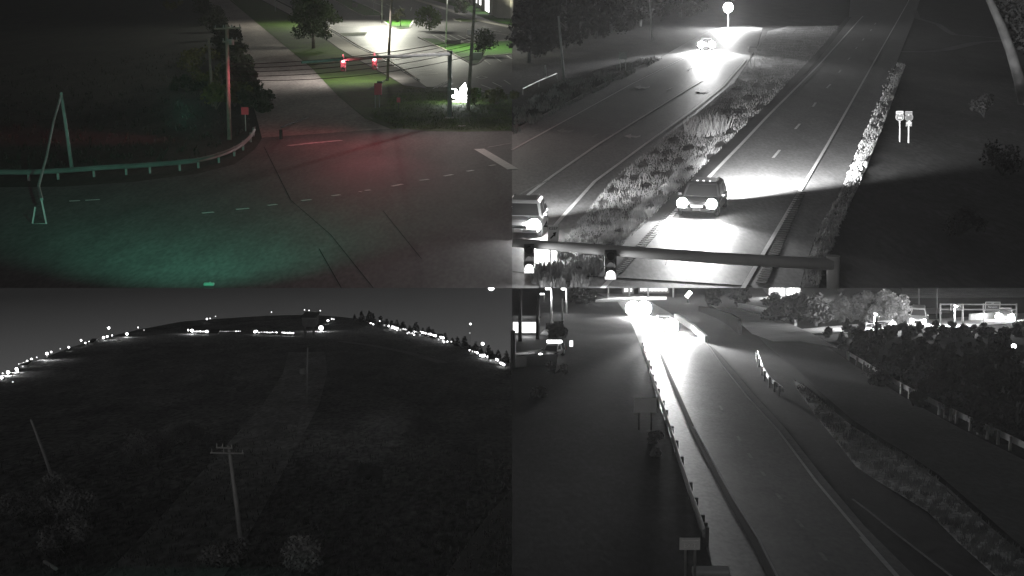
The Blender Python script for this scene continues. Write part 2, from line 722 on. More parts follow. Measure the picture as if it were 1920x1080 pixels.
def signal(name, label, x, y0, y1, wpx, Y, mats, lit, group, backplate=True, face=-1):
    """three-lens signal head hanging between pixel rows y0 and y1, its lenses towards the road"""
    a, c = at(x - wpx / 2, y1, Y), at(x + wpx / 2, y0, Y)
    w, h = c.x - a.x, c.z - a.z
    cx, cz = (a.x + c.x) / 2, (a.z + c.z) / 2
    root = thing(name, (cx, Y, a.z), label, 'traffic light', group)
    MB().box((cx, Y, cz), (w, .22, h)).build('housing', mats[0], root, bevel=.03)
    if backplate:
        MB().box((cx, Y + .12 * -face, cz), (w * 1.45, .015, h * 1.14)).build('backplate', mats[0], root)
    for i in range(3):
        z = cz + h * (1 - i) * .31
        R = min(w * .38, h * .14)
        yl = Y + face * .12
        MB().tube([(cx, yl - face * .02, z), (cx, yl + face * .03, z)], [R, R * .8], 14).build(
            'lens', lit if i == (0 if lit is mats[3] else 2) else mats[1], root)
        n = 10
        sec = []
        for d in (0, .16):
            outer = [(cx + R * 1.18 * math.cos(t), yl + face * d, z + R * 1.18 * math.sin(t)) for t in [math.pi * (-.12 + 1.24 * k / n) for k in range(n + 1)]]
            inner = [(cx + R * 1.1 * math.cos(t), yl + face * d, z + R * 1.1 * math.sin(t)) for t in [math.pi * (-.12 + 1.24 * k / n) for k in range(n + 1)]][::-1]
            sec.append(outer + inner)
        MB().ring(sec, caps=False).build('visor', mats[0], root)
    return root, Vector((cx, Y, cz)), w, h

# ================================================================== MATERIALS IN USE
M_field = mat('dark_field_grass', (.02, .021, .016), var=.5, scale=.35, fine=.5, bump=.3, stretch=(0, (1, .22, 1)))
M_fieldg = mat('grey_field_grass', .02, var=.75, scale=.4, fine=.8, bump=.15, stretch=(0, (1, .22, 1)))
M_lawn = mat('lawn_grass', (.028, .1, .004), var=.35, scale=.5, fine=.35, bump=.25)
M_lawn_dry = mat('roadside_grass', (.042, .08, .01), var=.4, scale=.35, fine=.4, bump=.3)
M_asph = mat('worn_asphalt', (.085, .08, .08), rough=.75, var=.22, scale=.6, fine=.3, bump=.05, stretch=(0, (1, .25, 1)))
M_asph2 = mat('side_road_asphalt', (.3, .26, .245), rough=.8, var=.22, scale=.4, fine=.25, stretch=(0, (1, .25, 1)))
M_lot = mat('car_park_asphalt', (.085, .082, .082), rough=.5, spec=.4, var=.25, scale=.1, fine=.12)
M_conc = mat('pale_concrete', (.38, .36, .33), var=.12, scale=.5, fine=.1)
M_paint = mat('road_paint', (.72, .72, .7), var=.18, scale=2.5, rough=.6)
M_paint_worn = mat('worn_road_paint', (.42, .42, .41), var=.4, scale=3, rough=.7)
M_dkline = mat('dark_road_line', .012, rough=1, spec=0)
M_galv = mat('galvanised_steel', .42, rough=.45, var=.12, scale=3, metal=.5)
M_galvd = mat('weathered_steel', .2, rough=.6, var=.2, scale=2)
M_wood = mat('weathered_pole_wood', (.2, .17, .15), var=.3, scale=2)
M_black = mat('black_painted_metal', .02, rough=.5)
M_dark = mat('dark_lens', .03, rough=.2)
M_cable = mat('black_cable', .015)
M_leaf = mat('green_leaves', (.05, .075, .03), var=.5, scale=.8)
M_leafb = mat('bright_green_leaves', (.1, .16, .04), var=.4, scale=.8)
M_leafd = mat('dark_leaves', (.03, .035, .02), var=.5, scale=.8)
M_leafo = mat('olive_leaves', (.085, .085, .03), var=.5, scale=.8)
M_bark = mat('bark', (.13, .11, .09), var=.3, scale=3)
M_signw = mat('white_sign_face', .72, rough=.5, var=.06)
M_signg = mat('grey_sign_face', .3, rough=.5, var=.1)
M_signr = mat('red_sign_face', (.45, .05, .08), rough=.5, var=.1)
M_red = glow('lit_red_lens', (1, .22, .2), 14)
M_grn = glow('lit_green_lens', (.25, 1, .6), 6)

ORD = 'first second third fourth fifth sixth seventh eighth ninth tenth eleventh twelfth thirteenth fourteenth fifteenth sixteenth seventeenth eighteenth nineteenth twentieth'.split()
ORD += ['twenty-' + q for q in ORD[:9]]
SIG = (M_black, M_dark, M_galvd, M_red)

# ================================================================== DISTRICT ONE: the junction and the car park
sheet('ground', [(-120, 540), (959.99, 540), (959.99, -70), (-700, -70)], UP, 0, M_field)
# side road
road = sheet('side_road', smoothpix([(492, 262), (476, 200), (455, 125), (422, 62), (385, 0), (350, -66), (378, -66), (432, 0), (520, 72), (590, 128), (640, 180), (690, 220), (745, 243)], 1), UP, .03, M_asph2)
# main road, crossing
main = sheet('main_road', [(-120, 540), (-110, 352), (120, 350), (250, 341), (370, 326), (440, 308), (478, 280), (492, 258), (745, 240), (800, 246), (870, 247), (959.99, 246), (959.99, 540)], UP, .04, M_asph)
DASH = [((378.7, 399.5), (401, 397.5)), ((442.5, 392.5), (467, 390.5)), ((502, 385), (519.5, 383)), ((565, 376), (584, 374)), ((622, 367), (638, 365)),
        ((674, 359.5), (677, 359)), ((684, 357), (695, 356)), ((735, 349), (755, 345)), ((787, 338), (804, 336)), ((832.5, 330), (849, 327)), ((875.5, 321), (887.5, 319)), ((917, 310.5), (929, 309)),
        ((130, 377), (150, 376)), ((160, 375.5), (187, 374))]
for a, b in DASH:
    line('lane_dash', [a, b], .26, UP, .06, M_paint, main)
line('stop_line', [(898, 279), (962, 317)], .75, UP, .06, M_paint, main)
line('stop_line', [(540, 273), (586, 268), (640, 263)], .5, UP, .06, M_paint_worn, main)
line('edge_line', [(915, 276), (959, 268)], .16, UP, .06, M_paint_worn, main)
line('dark_road_line', [(495, 275), (545, 375), (620, 440), (700, 540)], .035, UP, .06, M_dkline, main)  # flat dark lines laid here in place of overhead wires
line('dark_road_line', [(598, 466), (640, 540)], .035, UP, .06, M_dkline, main)
line('dark_road_line', [(718, 395), (790, 485)], .03, UP, .06, M_dkline, main)
line('lane_dash', [(596, 165), (603, 163.5)], .2, UP, .05, M_paint_worn, road)
line('lane_dash', [(540, 168), (552, 167)], .2, UP, .05, M_paint_worn, road)

# verge between the side road and the footpath, then the lawn to the sign
sheet('verge', smoothpix([(378, -66), (432, 0), (520, 72), (590, 128), (640, 180), (690, 220), (745, 243), (800, 247), (870, 249), (959.99, 247), (959.99, 176), (880, 172), (840, 164), (800, 160), (757, 160), (735, 148), (697, 127), (660, 107), (635, 92), (597, 64), (540, 27), (492, 2), (430, -66)], 0), UP, .02, M_lawn_dry)
sheet('footpath', [(492, 0), (540, 25), (597, 62), (635, 90), (660, 105), (697, 125), (735, 146), (757, 160), (800, 165), (786, 154), (732, 120), (697, 102), (667, 88), (607, 50), (545, 15), (515, 0), (445, -66), (425, -66)], UP, .05, M_conc)
lot = sheet('car_park', [(520, 0), (545, 13), (610, 50), (670, 88), (700, 102), (735, 120), (786, 153), (800, 163), (840, 163), (890, 172), (959.99, 177), (959.99, -66), (450, -66)], UP, .035, M_lot)
kerb('kerb', [(450, -60), (520, 0), (548, 13), (612, 49), (671, 86), (702, 101), (735, 118), (786, 151)], UP, M_conc)
# islands of grass with their kerbs
ISL = [[(600, -40), (625, 0), (670, 25), (682, 29), (715, 29), (713, 24), (682, 10), (660, 0), (640, -40)],
       [(720, 41), (730, 36.5), (752, 35), (775, 38), (768, 52), (750, 55), (732, 49)],
       [(785, 71), (817, 72), (837, 82), (890, 80), (960, 76), (960, 101), (910, 105), (898, 118), (888, 122), (840, 96)],
       [(636, 62), (690, 60), (684, 66), (640, 68)],
       [(852, 36), (862, 34), (900, 39), (888, 41), (858, 40)],
       [(812, -30), (812, 0), (870, 17), (910, 35), (960, 48), (960, -30)]]
for q in ISL[:3] + ISL[5:]:
    q = [(min(x, 959.9), y) for x, y in q]
    sheet('grass_island', q, UP, .09, M_lawn)
for q in (ISL[3], ISL[4]):
    sheet('grass_island', q, UP, .09, M_lawn_dry)
kerb('kerb', [(625, 0), (670, 25), (682, 30), (715, 30), (713, 24), (682, 9)], UP, M_conc, w=.25)
kerb('kerb', [(720, 41), (732, 50), (750, 56), (768, 53), (775, 38)], UP, M_conc, w=.25)
kerb('kerb', [(785, 71), (840, 97), (888, 123), (899, 119), (911, 106), (959.8, 102)], UP, M_conc, w=.25)
kerb('kerb', [(837, 82), (890, 80), (959.8, 75.5)], UP, M_conc, w=.3)
kerb('kerb', [(850, 35), (853, 39), (866, 41), (900, 40)], UP, M_conc, w=.4)
line('footway', [(782, 0), (840, 18), (880, 32), (915, 42), (959.9, 51)], 1.6, UP, .11, M_conc)


def stalls(p0, p1, q0, q1, n, w=.14):
    for i in range(n):
        t = i / max(1, n - 1)
        a = (p0[0] + (p1[0] - p0[0]) * t, p0[1] + (p1[1] - p0[1]) * t)
        b = (q0[0] + (q1[0] - q0[0]) * t, q0[1] + (q1[1] - q0[1]) * t)
        line('stall_line', [a, b], w, UP, .055, M_paint, lot)


stalls((902, 108), (950, 104), (920, 121), (959.5, 110), 3, .2)
stalls((812, 66), (905, 66), (838, 79), (930, 77), 7, .2)
stalls((700, 4), (820, 20), (725, 14), (800, 24), 6)
stalls((607, 48), (775, 141), (655, 47), (822, 137), 15)
stalls((880, 163), (945, 150), (908, 172), (957, 158), 4)
stalls((826, 163), (812, 166), (842, 152), (828, 158), 3)
stalls((905, 50), (915, 60), (925, 52), (955, 66), 3)
line('painted_box', [(893, 145), (902, 142), (914, 145), (903, 148), (893, 145)], .2, UP, .055, M_paint, lot)

# kerb-side dry grass edge along the side road
line('gravel_edge', [(432, 0), (476, 36), (520, 72), (590, 129), (640, 181), (690, 222), (740, 242)], .5, UP, .055, M_lawn_dry)

# --- guard rail on the corner
guardrail('guardrail', 'long curved steel guardrail round the dark field corner', [(-60, 342), (0, 339), (60, 340), (140, 335), (200, 330), (260, 327), (320, 322), (370, 317), (410, 307), (440, 295), (462, 280), (475, 264), (479, 254)], UP, 14, mat('dull_rail_steel', .12, rough=.6), M_galvd, face=1)


# --- poles
def pole(name, label, xb, yb, xt, yt, r0, r1, m, group=None, cat='utility pole', pl=UP):
    b = pl.pt(xb, yb)
    root = thing(name, b, label, cat, group)
    t = at(xt, yt, b.y)
    MB().tube([b - Vector((0, 0, .3)), b.lerp(t, .5), t], [r0, (r0 + r1) / 2, r1], 9).build('pole', m, root, smooth=True)
    return root, b, t


GP = 'utility poles of the junction'
r, b, t = pole('utility_pole', 'tall utility pole with two crossarms glowing red beside the side road', 430, 262, 425, 46, .17, .12, M_wood, GP)
for yy, x0, x1 in ((53, 402, 453), (77, 418, 446)):
    p0, p1 = at(x0, yy + 1, b.y), at(x1, yy - 1, b.y)
    o = MB().tube([p0 + Vector((0, -.16, 0)), p1 + Vector((0, -.16, 0))], .07, 6).build('crossarm', M_wood, r)
    for k in (.05, .35, .65, .95):
        MB().tube([p0.lerp(p1, k) + Vector((0, -.16, .05)), p0.lerp(p1, k) + Vector((0, -.16, .26))], [.05, .03], 6).build('insulator', M_galvd, o)
MB().tube([at(434, 84, b.y - .25), at(434, 74, b.y - .25)], .2, 10).build('transformer', M_galvd, r)
pA = (b, t)
r, b, t = pole('utility_pole', 'short leaning utility pole among the olive shrubs', 399, 200, 391, 72, .15, .1, M_wood, GP)
r, b, t = pole('utility_pole', 'dark bare pole rising behind the two red signals', 726, 152, 735, -12, .16, .12, M_wood, GP)
pB = (b, t)
hd = MB().box(t + Vector((-.5, -.3, .1)), (1.1, .35, .14)).build('lamp_head', M_galvd, r, bevel=.03)  # lamp head added out of frame; its spot brightens the side road
lamp('SPOT', 'added_road_spot', t + Vector((-.9, -.3, -.1)), 9500, (1, .97, .9), .2, r, UP.pt(550, 150), 146, 1.0)
r, b, t = pole('utility_pole', 'dark bare pole beside the glaring white sign', 877, 206, 891, -14, .17, .12, M_wood, GP)
pC = (b, t)
r, b, t = pole('utility_pole', 'pale weathered pole standing behind the dark guardrail with its guy cable', 136, 320, 115, 178, .13, .1, M_galvd, GP)
pD = (b, t)
MB().tube([at(115, 178, b.y), at(115, 173, b.y)], [.12, .08], 8).build('pole_cap', M_galvd, r)
# guy cable from the pale pole to the anchor frame by the road
W = [at(114, 180, pD[0].y - .2)] + [at(x, y, pD[0].y - 4 * k) for k, (x, y) in enumerate([(100, 230), (88, 290), (72, 350), (78, 374)], 1)]
o = MB().tube(W, [.08, .07, .07, .09, .1], 6).build('guy_cable', M_galvd)
tag(o, 'thick pale guy cable slanting down from the weathered pole to the road', 'cable')
g0 = UP.pt(62, 421)
r = thing('anchor_frame', g0, 'small three-sided steel anchor frame on the road below the guy cable', 'frame')
for (x0, y0), (x1, y1) in (((66, 388), (61, 419)), ((78, 376), (87, 420)), ((62, 421), (88, 420))):
    MB().tube([at(x0, y0, g0.y), at(x1, y1, g0.y)], .05, 6).build('bar', M_galv, r)

# light poles of the car park
MP = mat('white_pole', .6, rough=.4)
r, b, t = pole('light_pole', 'slim white car park light pole behind the mast arm', 835, 92, 842, -88, .1, .08, MP, 'car park light poles', 'light pole')
r2, b2, t2 = pole('light_pole', 'thin dark car park light pole on the far grass island', 700, 24, 701, -20, .09, .07, M_galvd, 'car park light poles', 'light pole')
r4, b4, t4 = pole('light_pole', 'added thin dark light pole at the kerb of the round grass island', 716, 44, 717, -100, .08, .06, M_galvd, 'car park light poles', 'light pole')  # pole and lamp added to make the car park's hot spot
r3, b3, t3 = pole('light_pole', 'short thin light pole at the top of the footpath', 516, 22, 517, -16, .1, .08, M_galvd, 'car park light poles', 'light pole')
for rr, tt, aim, e, cn in ((r4, t4, (714, 47), 68000, 168), (r, t, (833, 92.5), 23000, 168)):
    hd = MB().box(tt + Vector((0, -.5, .05)), (.45, 1.0, .16)).build('lamp_head', M_galvd, rr, bevel=.03)
    MB().box(tt + Vector((0, -.6, -.05)), (.34, .6, .03)).build('lamp_glass', glow('white_lamp_glass', (1, 1, .92), 12), hd)
    lamp('SPOT', 'car_park_light', tt + Vector((0, -.6, -.3)), e, (1, 1, .84), .2, rr, UP.pt(*aim), cn, 1.0)

# --- signal mast with two red heads
GS = 'red traffic signals on the mast arm'
b = UP.pt(843, 222)
r = thing('signal_mast', b, 'steel mast arm reaching across the side road from its upright', 'signal mast')
t = at(843.5, 98, b.y)
MB().tube([b, t], [.2, .17], 12).build('pole', M_galvd, r, smooth=True)
MB().tube([b, b + Vector((0, 0, .12))], .36, 12).build('base', M_conc, r)
MB().tube([t - Vector((0, 0, .1)), t + Vector((0, 0, .12))], .24, 12).build('pole_cap', M_galvd, r)
a1, a2 = at(842, 101, b.y - .25), at(566, 117, b.y - 26)
MB().tube([a1, a1.lerp(a2, .5) + Vector((0, 0, .06)), a2], [.16, .12, .08], 10).build('arm', M_galvd, r, smooth=True)
MB().box(b + Vector((.32, -.2, 2.2)), (.3, .25, .45)).build('control_box', M_galvd, r, bevel=.02)
for x, yt, lbl in ((643.5, 109, 'red signal nearer the free end of the mast arm'), (702.5, 106, 'red signal in front of the bare pole on the mast arm')):
    so, c, w, h = signal('traffic_signal', lbl, x, yt, yt + 25, 9, b.y - .7 - 26 * (842 - x) / 276, SIG, M_red, GS, backplate=False)
    lamp('POINT', 'red_glow', c + Vector((0, -.55, h * .31)), 620, (1, .12, .16), .18, so)
    lamp('SPOT', 'red_beam', c + Vector((0, -.45, h * .31)), 700, (1, .2, .28), .15, so, UP.pt(600 if x < 660 else 745, 265 if x < 660 else 380), 42, .9)
    if x < 660:
        lamp('SPOT', 'red_beam', c + Vector((-.3, -.3, h * .31)), 9500, (1, .16, .24), .15, so, at(428, 150, 116), 34, .9)
    MB().box(c + Vector((0, .2, h * .5 + .1)), (.08, .3, .35)).build('hanger', M_galvd, so)

# signal whose top just shows over the lower road; the green spot is added apart
pg = UP.pt(392, 539)
M_back = mat('pale_green_signal_back', (.25, .55, .42), rough=.5)
r, c, w, h = signal('traffic_signal', 'top of a pale green signal housing at the edge of the green-lit road', 392, 530.5, 539.8, 19, pg.y + .3, (M_back, M_dark, M_galvd, M_red), M_grn, None, backplate=False, face=1)
lamp('SPOT', 'added_green_spot', c + Vector((1.5, -11, 8.5)), 23000, (.2, 1, .66), .2, r, UP.pt(400, 335), 62, 1.0)
# added spot over the crossing, with no fitting, near the pole by the sign
lamp('SPOT', 'added_junction_spot', pC[1] + Vector((-1.2, -1.5, .4)), 3600, (1, .93, .86), .3, None, UP.pt(790, 350), 74, 1.0)

# --- wires between the poles
GW = 'overhead wires across the side road'
for k, (y0, y1, ym, lb) in enumerate(((121, 71, 100, 'topmost overhead wire crossing above the mast arm'), (128, 77, 108, 'second overhead wire, just under the topmost one'), (135, 84, 115, 'third overhead wire, passing behind the mast arm tip'),
                                     (143, 92, 124, 'fourth overhead wire, below the mast arm tip'), (150, 104, 132, 'lowest overhead wire, sagging under the red signals'))):
    A, B = at(431, y0, pA[0].y), at(884, y1, pC[0].y)
    W = []
    for i in range(17):
        u = i / 16
        p = A.lerp(B, u)
        W.append(p - Vector((0, 0, (.9 + .12 * k) * 4 * u * (1 - u) * .5)))
    o = MB().tube(W, .028, 5).build('overhead_wire', M_cable)
    tag(o, lb, 'wire', GW)
A, B = at(726, 148, pB[0].y), UP.pt(527, 243) + Vector((0, 0, .2))
o = MB().tube([A, A.lerp(B, .5) - Vector((0, 0, .5)), B], .06, 5).build('guy_wire', M_cable)
tag(o, 'black stay wire running from the bare pole down across the side road', 'wire')
o = MB().tube([UP.pt(527, 262), UP.pt(527, 262) + Vector((0, 0, .75))], .13, 8).build('bollard', M_black)
tag(o, 'stubby black anchor post at the side road mouth', 'post')

# --- signs of the corner
Y = UP.pt(461, 246).y
r = thing('road_sign', UP.pt(461, 246), 'small square sign lit red on a thin post by the guardrail end', 'sign')
b = MB()
panel(b, 452.5, 201, 465.5, 215, Y - .05)
b.build('sign_face', M_signr, r)
MB().tube([UP.pt(461, 246), at(459.5, 203, Y)], .035, 6).build('post', M_galv, r)
Y = UP.pt(710, 203).y
r = thing('road_sign', UP.pt(710, 203), 'reddish upright sign on two legs under the bare pole', 'sign')
b = MB()
panel(b, 702, 156, 716, 178, Y - .05)
b.build('sign_face', M_signr, r)
b = MB()
panel(b, 707, 152, 717, 156, Y - .05)
b.build('top_plate', M_black, r)
for x in (703.5, 711.5):
    MB().tube([UP.pt(x, 203), at(x, 160, Y)], .04, 6).build('leg', M_galvd, r)
Y = UP.pt(747, 205).y
r = thing('road_sign', UP.pt(747, 205), 'tiny dim red sign alone on the dark lawn', 'sign')
b = MB()
panel(b, 744, 183, 750.5, 192, Y - .05)
b.build('sign_face', M_signr, r)
MB().tube([UP.pt(747, 205), at(747, 184, Y)], .03, 6).build('post', M_black, r)

# --- glaring lit business sign: two leaning faces
bs = UP.pt(860, 193)
r = thing('lit_sign', bs, 'glaring white lit sign of two angled boards on the lawn', 'sign')
ML = glow('lit_sign_face', (1, 1, .97), 14)


def slab(pix, Y, th, m, nm, par):
    f = [at(x, y, Y) for x, y in pix]
    n = len(f)
    vs = f + [p + Vector((0, th, 0)) for p in f]
    return MB().add(vs, [tuple(range(n)), tuple(range(2 * n - 1, n - 1, -1))] + [(i, i + n, (i + 1) % n + n, (i + 1) % n) for i in range(n)]).build(nm, m, par)


slab([(840, 165), (857, 168), (856, 186), (842, 181)], bs.y - .1, .25, ML, 'lit_board', r)
slab([(858, 186), (862, 166), (872, 155), (877, 172), (874, 192), (862, 189)], bs.y - .35, .25, ML, 'lit_board', r)
MB().box(bs + Vector((0, .1, .05)), (1.6, .5, .3)).build('base', M_conc, r)
lamp('POINT', 'sign_spill', bs + Vector((0, -.9, .9)), 260, (.9, 1, .95), .3, r)
o = MB().box(UP.pt(866, 237) + Vector((0, 0, .03)), (.6, .5, .06)).build('manhole_cover', M_conc)
tag(o, 'small pale cover in the grass below the lit sign', 'cover')

# --- office building at the top
M_wallb = mat('building_render', (.4, .38, .34), var=.08, scale=.4)
M_litwin = glow('lit_window_glass', (1, 1, .96), 3.2)
q0, q1, q2, q3 = UP.pt(868, 0), UP.pt(932, 34), UP.pt(959.8, 36), UP.pt(880, -60)
r = thing('office_building', q1, 'pale office building with tall lit windows at the car park edge', 'building')
Z = Vector((0, 0, 9))
dd = Vector((12, 26, 0))


def wallseg(p, q, nm='wall', m=M_wallb, h=9, th=.3):
    n = Vector(((q - p).y, -(q - p).x, 0)).normalized() * th
    u = Vector((0, 0, h))
    return MB().add([p, q, q - n, p - n, p + u, q + u, q - n + u, p - n + u],
                    [(0, 1, 5, 4), (1, 2, 6, 5), (2, 3, 7, 6), (3, 0, 4, 7), (4, 5, 6, 7)]).build(nm, m, r)


wallseg(q0, q1)
wallseg(q1, q2)
q2b = Vector((0 - .02, q2.y + 30, 0))
wallseg(q2, q2b)
MB().add([q0 + Z, q1 + Z, q2 + Z, q2b + Z, q0 + Vector((0, 20, 9))], [(0, 1, 2, 3, 4)]).build('roof', M_galvd, r)
dv = (q1 - q0).normalized()
nv = Vector((dv.y, -dv.x, 0))
for i, (u0, u1, z0) in enumerate(((.42, .5, 1.0), (.56, .64, 1.0), (.72, .84, .3))):
    a_, b_ = q0.lerp(q1, u0) + nv * .05, q0.lerp(q1, u1) + nv * .05
    w = MB().add([a_ + Vector((0, 0, z0)), b_ + Vector((0, 0, z0)), b_ + Vector((0, 0, 8)), a_ + Vector((0, 0, 8)),
                  a_ + Vector((0, 0, z0)) - nv * .06, b_ + Vector((0, 0, z0)) - nv * .06, b_ + Vector((0, 0, 8)) - nv * .06, a_ + Vector((0, 0, 8)) - nv * .06],
                 [(0, 1, 2, 3), (0, 4, 5, 1), (1, 5, 6, 2), (2, 6, 7, 3), (3, 7, 4, 0)]).build('window', M_litwin, r)
    for e in (a_, b_):
        MB().box(e + nv * .05 + Vector((0, 0, 4)), (.16, .16, 8)).build('frame', M_galvd, w)
for u in (.2, .34, .68, .9):
    MB().box(q0.lerp(q1, u) + nv * .25 + Vector((0, 0, 4.4)), (.7, .5, 8.8)).build('pilaster', M_wallb, r)
wp = UP.pt(946, 37) + Vector((0, -.6, .15))
MB().box(UP.pt(957, 20) + Vector((0, -.3, 5)), (.5, .12, 3)).build('window', glow('teal_window', (.3, .6, .5), .7), r)
MB().box(wp, (.3, .3, .22)).build('floor_light', M_black, r)
lamp('SPOT', 'wall_washer', wp + Vector((0, -.4, .2)), 2600, (1, 1, .75), .1, r, wp + Vector((0, 1.2, 4)), 90, .8)

# --- small things of the car park
o = MB().box(UP.pt(893, 112) + Vector((0, 0, .45)), (1.5, .9, .9)).build('utility_box', mat('pale_green_box', (.4, .45, .36)), bevel=.04)
tag(o, 'pale utility cabinet on the grass island beside the round bush', 'cabinet')
Y = UP.pt(665, 15).y
r = thing('sign_board', UP.pt(665, 15), 'low dark notice board on the top grass island', 'sign')
b = MB()
panel(b, 660, 6, 670.5, 13, Y, .12)
b.build('board', M_dark, r)
for x in (662, 668.5):
    MB().tube([UP.pt(x, 15), at(x, 12, Y)], .06, 6).build('leg', M_galvd, r)
r = thing('litter_bin', UP.pt(717, 37), 'small dark litter bin by the round grass island', 'bin')
p = UP.pt(717, 37)
MB().tube([p, p + Vector((0, 0, .9))], [.42, .48], 12).build('bin_body', M_black, r)
MB().tube([p + Vector((0, 0, .9)), p + Vector((0, 0, 1.05))], [.5, .3], 12).build('lid', M_galvd, r)
o = MB().box(UP.pt(850, 84) + Vector((0, 0, .35)), (2.2, .8, .7)).build('bench', M_black, bevel=.05)
tag(o, 'low dark bench-like box at the kerb of the long grass island', 'bench')
for x, y, l in ((888, 64, 'white parked kiosk box behind the bare pole'), (909, 65, 'small white box at the end of the stall row')):
    o = MB().box(UP.pt(x, y + 1) + Vector((0, 0, .4)), (2.2 if x < 900 else .9, .8, .8)).build('storage_box', mat('white_box_paint', .8), bevel=.05)
    tag(o, l, 'box')

# --- trees and shrubs of the junction
tree('broad_tree', 'large spreading tree with dark crown on the verge by the footpath', UP.pt(588, 91), 7.2, 4.3, M_leaf, M_bark, 8500, .17, .2, .34, (.2, 0), clumps=34, squash=.6)
tree('young_tree', 'bright green airy young tree in the middle of the car park', UP.pt(805, 58), 4.2, 2.5, M_leafb, M_bark, 2600, .16, .07, .2, clumps=18, squash=.9)
tree('young_tree', 'thin sparse young tree on the round grass island', UP.pt(751, 50), 3.2, 1.7, M_leafo, M_bark, 420, .15, .06, .35, clumps=9)
tree('small_conifer', 'small dark green tree in front of the office building', UP.pt(862, 25), 3.4, 2.2, M_leaf, M_bark, 1200, .2, .1, .1, clumps=14)
shrub('round_bush', 'round dark green bush on the long grass island', UP.pt(904, 106), 4.2, 3.6, M_leaf, M_bark, 1500, .16)
shrub('ornamental_grass', 'low clump of dry grass right of the lit sign', UP.pt(930, 196), 4.6, 1.7, M_leafo, M_bark, 1200, .14)
shrub('ornamental_grass', 'bright green clump of grass touching the lit sign', UP.pt(890, 197), 2.0, 1.6, M_leafb, M_bark, 600, .13)
GH = 'shrubs along the dark side of the side road'
for x, y, w, h, m, l in ((372, 130, 6, 3.6, M_leafo, 'olive shrub behind the leaning pole, farthest up the row'), (394, 165, 5.4, 3.4, M_leafo, 'olive shrub in front of the leaning pole'), (405, 205, 4.2, 3.4, M_leafo, 'olive shrub beside the tall red-lit pole'),
                         (440, 200, 3.2, 3.0, M_leafo, 'shrub just right of the tall red-lit pole'), (352, 170, 4.6, 2.2, M_leafd, 'low dark shrub on the field behind the olive ones'), (470, 190, 3.2, 3, M_leafd, 'dark shrub against the road edge above the red sign'),
                         (482, 205, 3.6, 2.4, M_leafd, 'dark rounded shrub with faint red light at the side road mouth'), (496, 212, 2.2, 1.7, M_leafd, 'small dark shrub at the corner of the side road'), (452, 150, 4.2, 3, M_leafd, 'dark hedge shrub below the long tree shadow'),
                         (432, 105, 5, 3.6, M_leafd, 'dark hedge shrub behind the crossarms'), (408, 60, 6, 4, M_leafd, 'tall dark hedge shrub, far up the side road'), (388, 25, 7, 4, M_leafd, 'tall dark hedge shrub at the far end of the side road'), (322, 22, 6, 3.5, M_leafo, 'lone olive shrub far out in the dark field')):
    shrub('wild_shrub', l, UP.pt(x, y), w, h * .72, m, M_bark, 900, .16, group=GH)
for i, (x, y) in enumerate(((362, -8), (372, 8), (380, 16), (392, 38), (398, 48), (416, 74), (424, 90), (436, 120), (444, 136), (456, 164), (462, 178))):
    shrub('hedge_shrub', ORD[i] + ' dark hedge shrub from the far end along the side road edge', UP.pt(x, y), 6, 2.7, M_leafd, M_bark, 1100, .22, group='hedge shrubs along the side road')
blades('field_grass', [(0, 120), (330, 95), (445, 130), (470, 240), (380, 300), (0, 325)], UP, 3000, .32, .05, M_field, .4)
blades('verge_grass', [(690, 215), (745, 242), (960, 246), (960, 180), (880, 176), (760, 165)], UP, 6000, .16, .03, M_lawn_dry)

# ================================================================== DISTRICT TWO: the divided road with oncoming cars
M_rd = mat('grey_road_asphalt', .18, rough=.6, spec=.4, var=.16, scale=.6, fine=.25, bump=.05, stretch=(0, (1, .25, 1)))
M_rdk = mat('dark_shoulder_asphalt', .06, rough=.7, var=.15, scale=.2, fine=.15)
M_pg = mat('grey_road_paint', .75, var=.12, scale=2.5, rough=.6)
M_pgw = mat('grey_worn_paint', .36, var=.35, scale=3, rough=.7)
M_med = mat('grey_median_grass', .17, var=.5, scale=.45, fine=.5, bump=.4)
M_blade = mat('pale_grass_blades', .36, var=.4, scale=.8)
M_bladed = mat('dull_grass_blades', .16, var=.4, scale=.8)
M_stone = mat('pale_verge_stone', .27, var=.35, scale=1.5)
M_lg = mat('grey_leaves', .09, var=.5, scale=.7)
M_lgd = mat('dark_grey_leaves', .018, var=.5, scale=.7)
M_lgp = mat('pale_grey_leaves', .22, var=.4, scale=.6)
M_bg = mat('grey_bark', .12, var=.35, scale=3)
M_polew = mat('grey_pole_wood', .24, var=.2, scale=2)

sheet('field', [(960.01, 540), (2040, 540), (2620, -70), (960.01, -70)], UP, 0, M_fieldg)
rr = sheet('right_roadway', [(1600, -66), (1592, 30), (1570, 62), (1530, 103), (1440, 198), (1365, 270), (1245, 388), (1172, 458), (1085, 539.9), (1500, 539.9), (1512, 490), (1535, 430), (1580, 350), (1612, 265), (1657, 170), (1680, 120), (1712, 40), (1745, -66)], UP, .03, M_rd)
line('shoulder', [(1592, 32), (1530, 108), (1437, 205), (1370, 272), (1245, 394), (1170, 466)], 1.0, UP, .04, M_rdk, rr)
line('edge_line', [(1618, 30), (1607, 42), (1580, 72), (1535, 122), (1440, 217), (1390, 270), (1270, 392), (1202, 465), (1130, 539.9)], .24, UP, .055, M_pg, rr)
line('edge_line', [(1716, -30), (1702, 5), (1645, 105), (1600, 185), (1552, 270), (1490, 375), (1440, 460), (1393, 539.9)], .2, UP, .055, M_pg, rr)
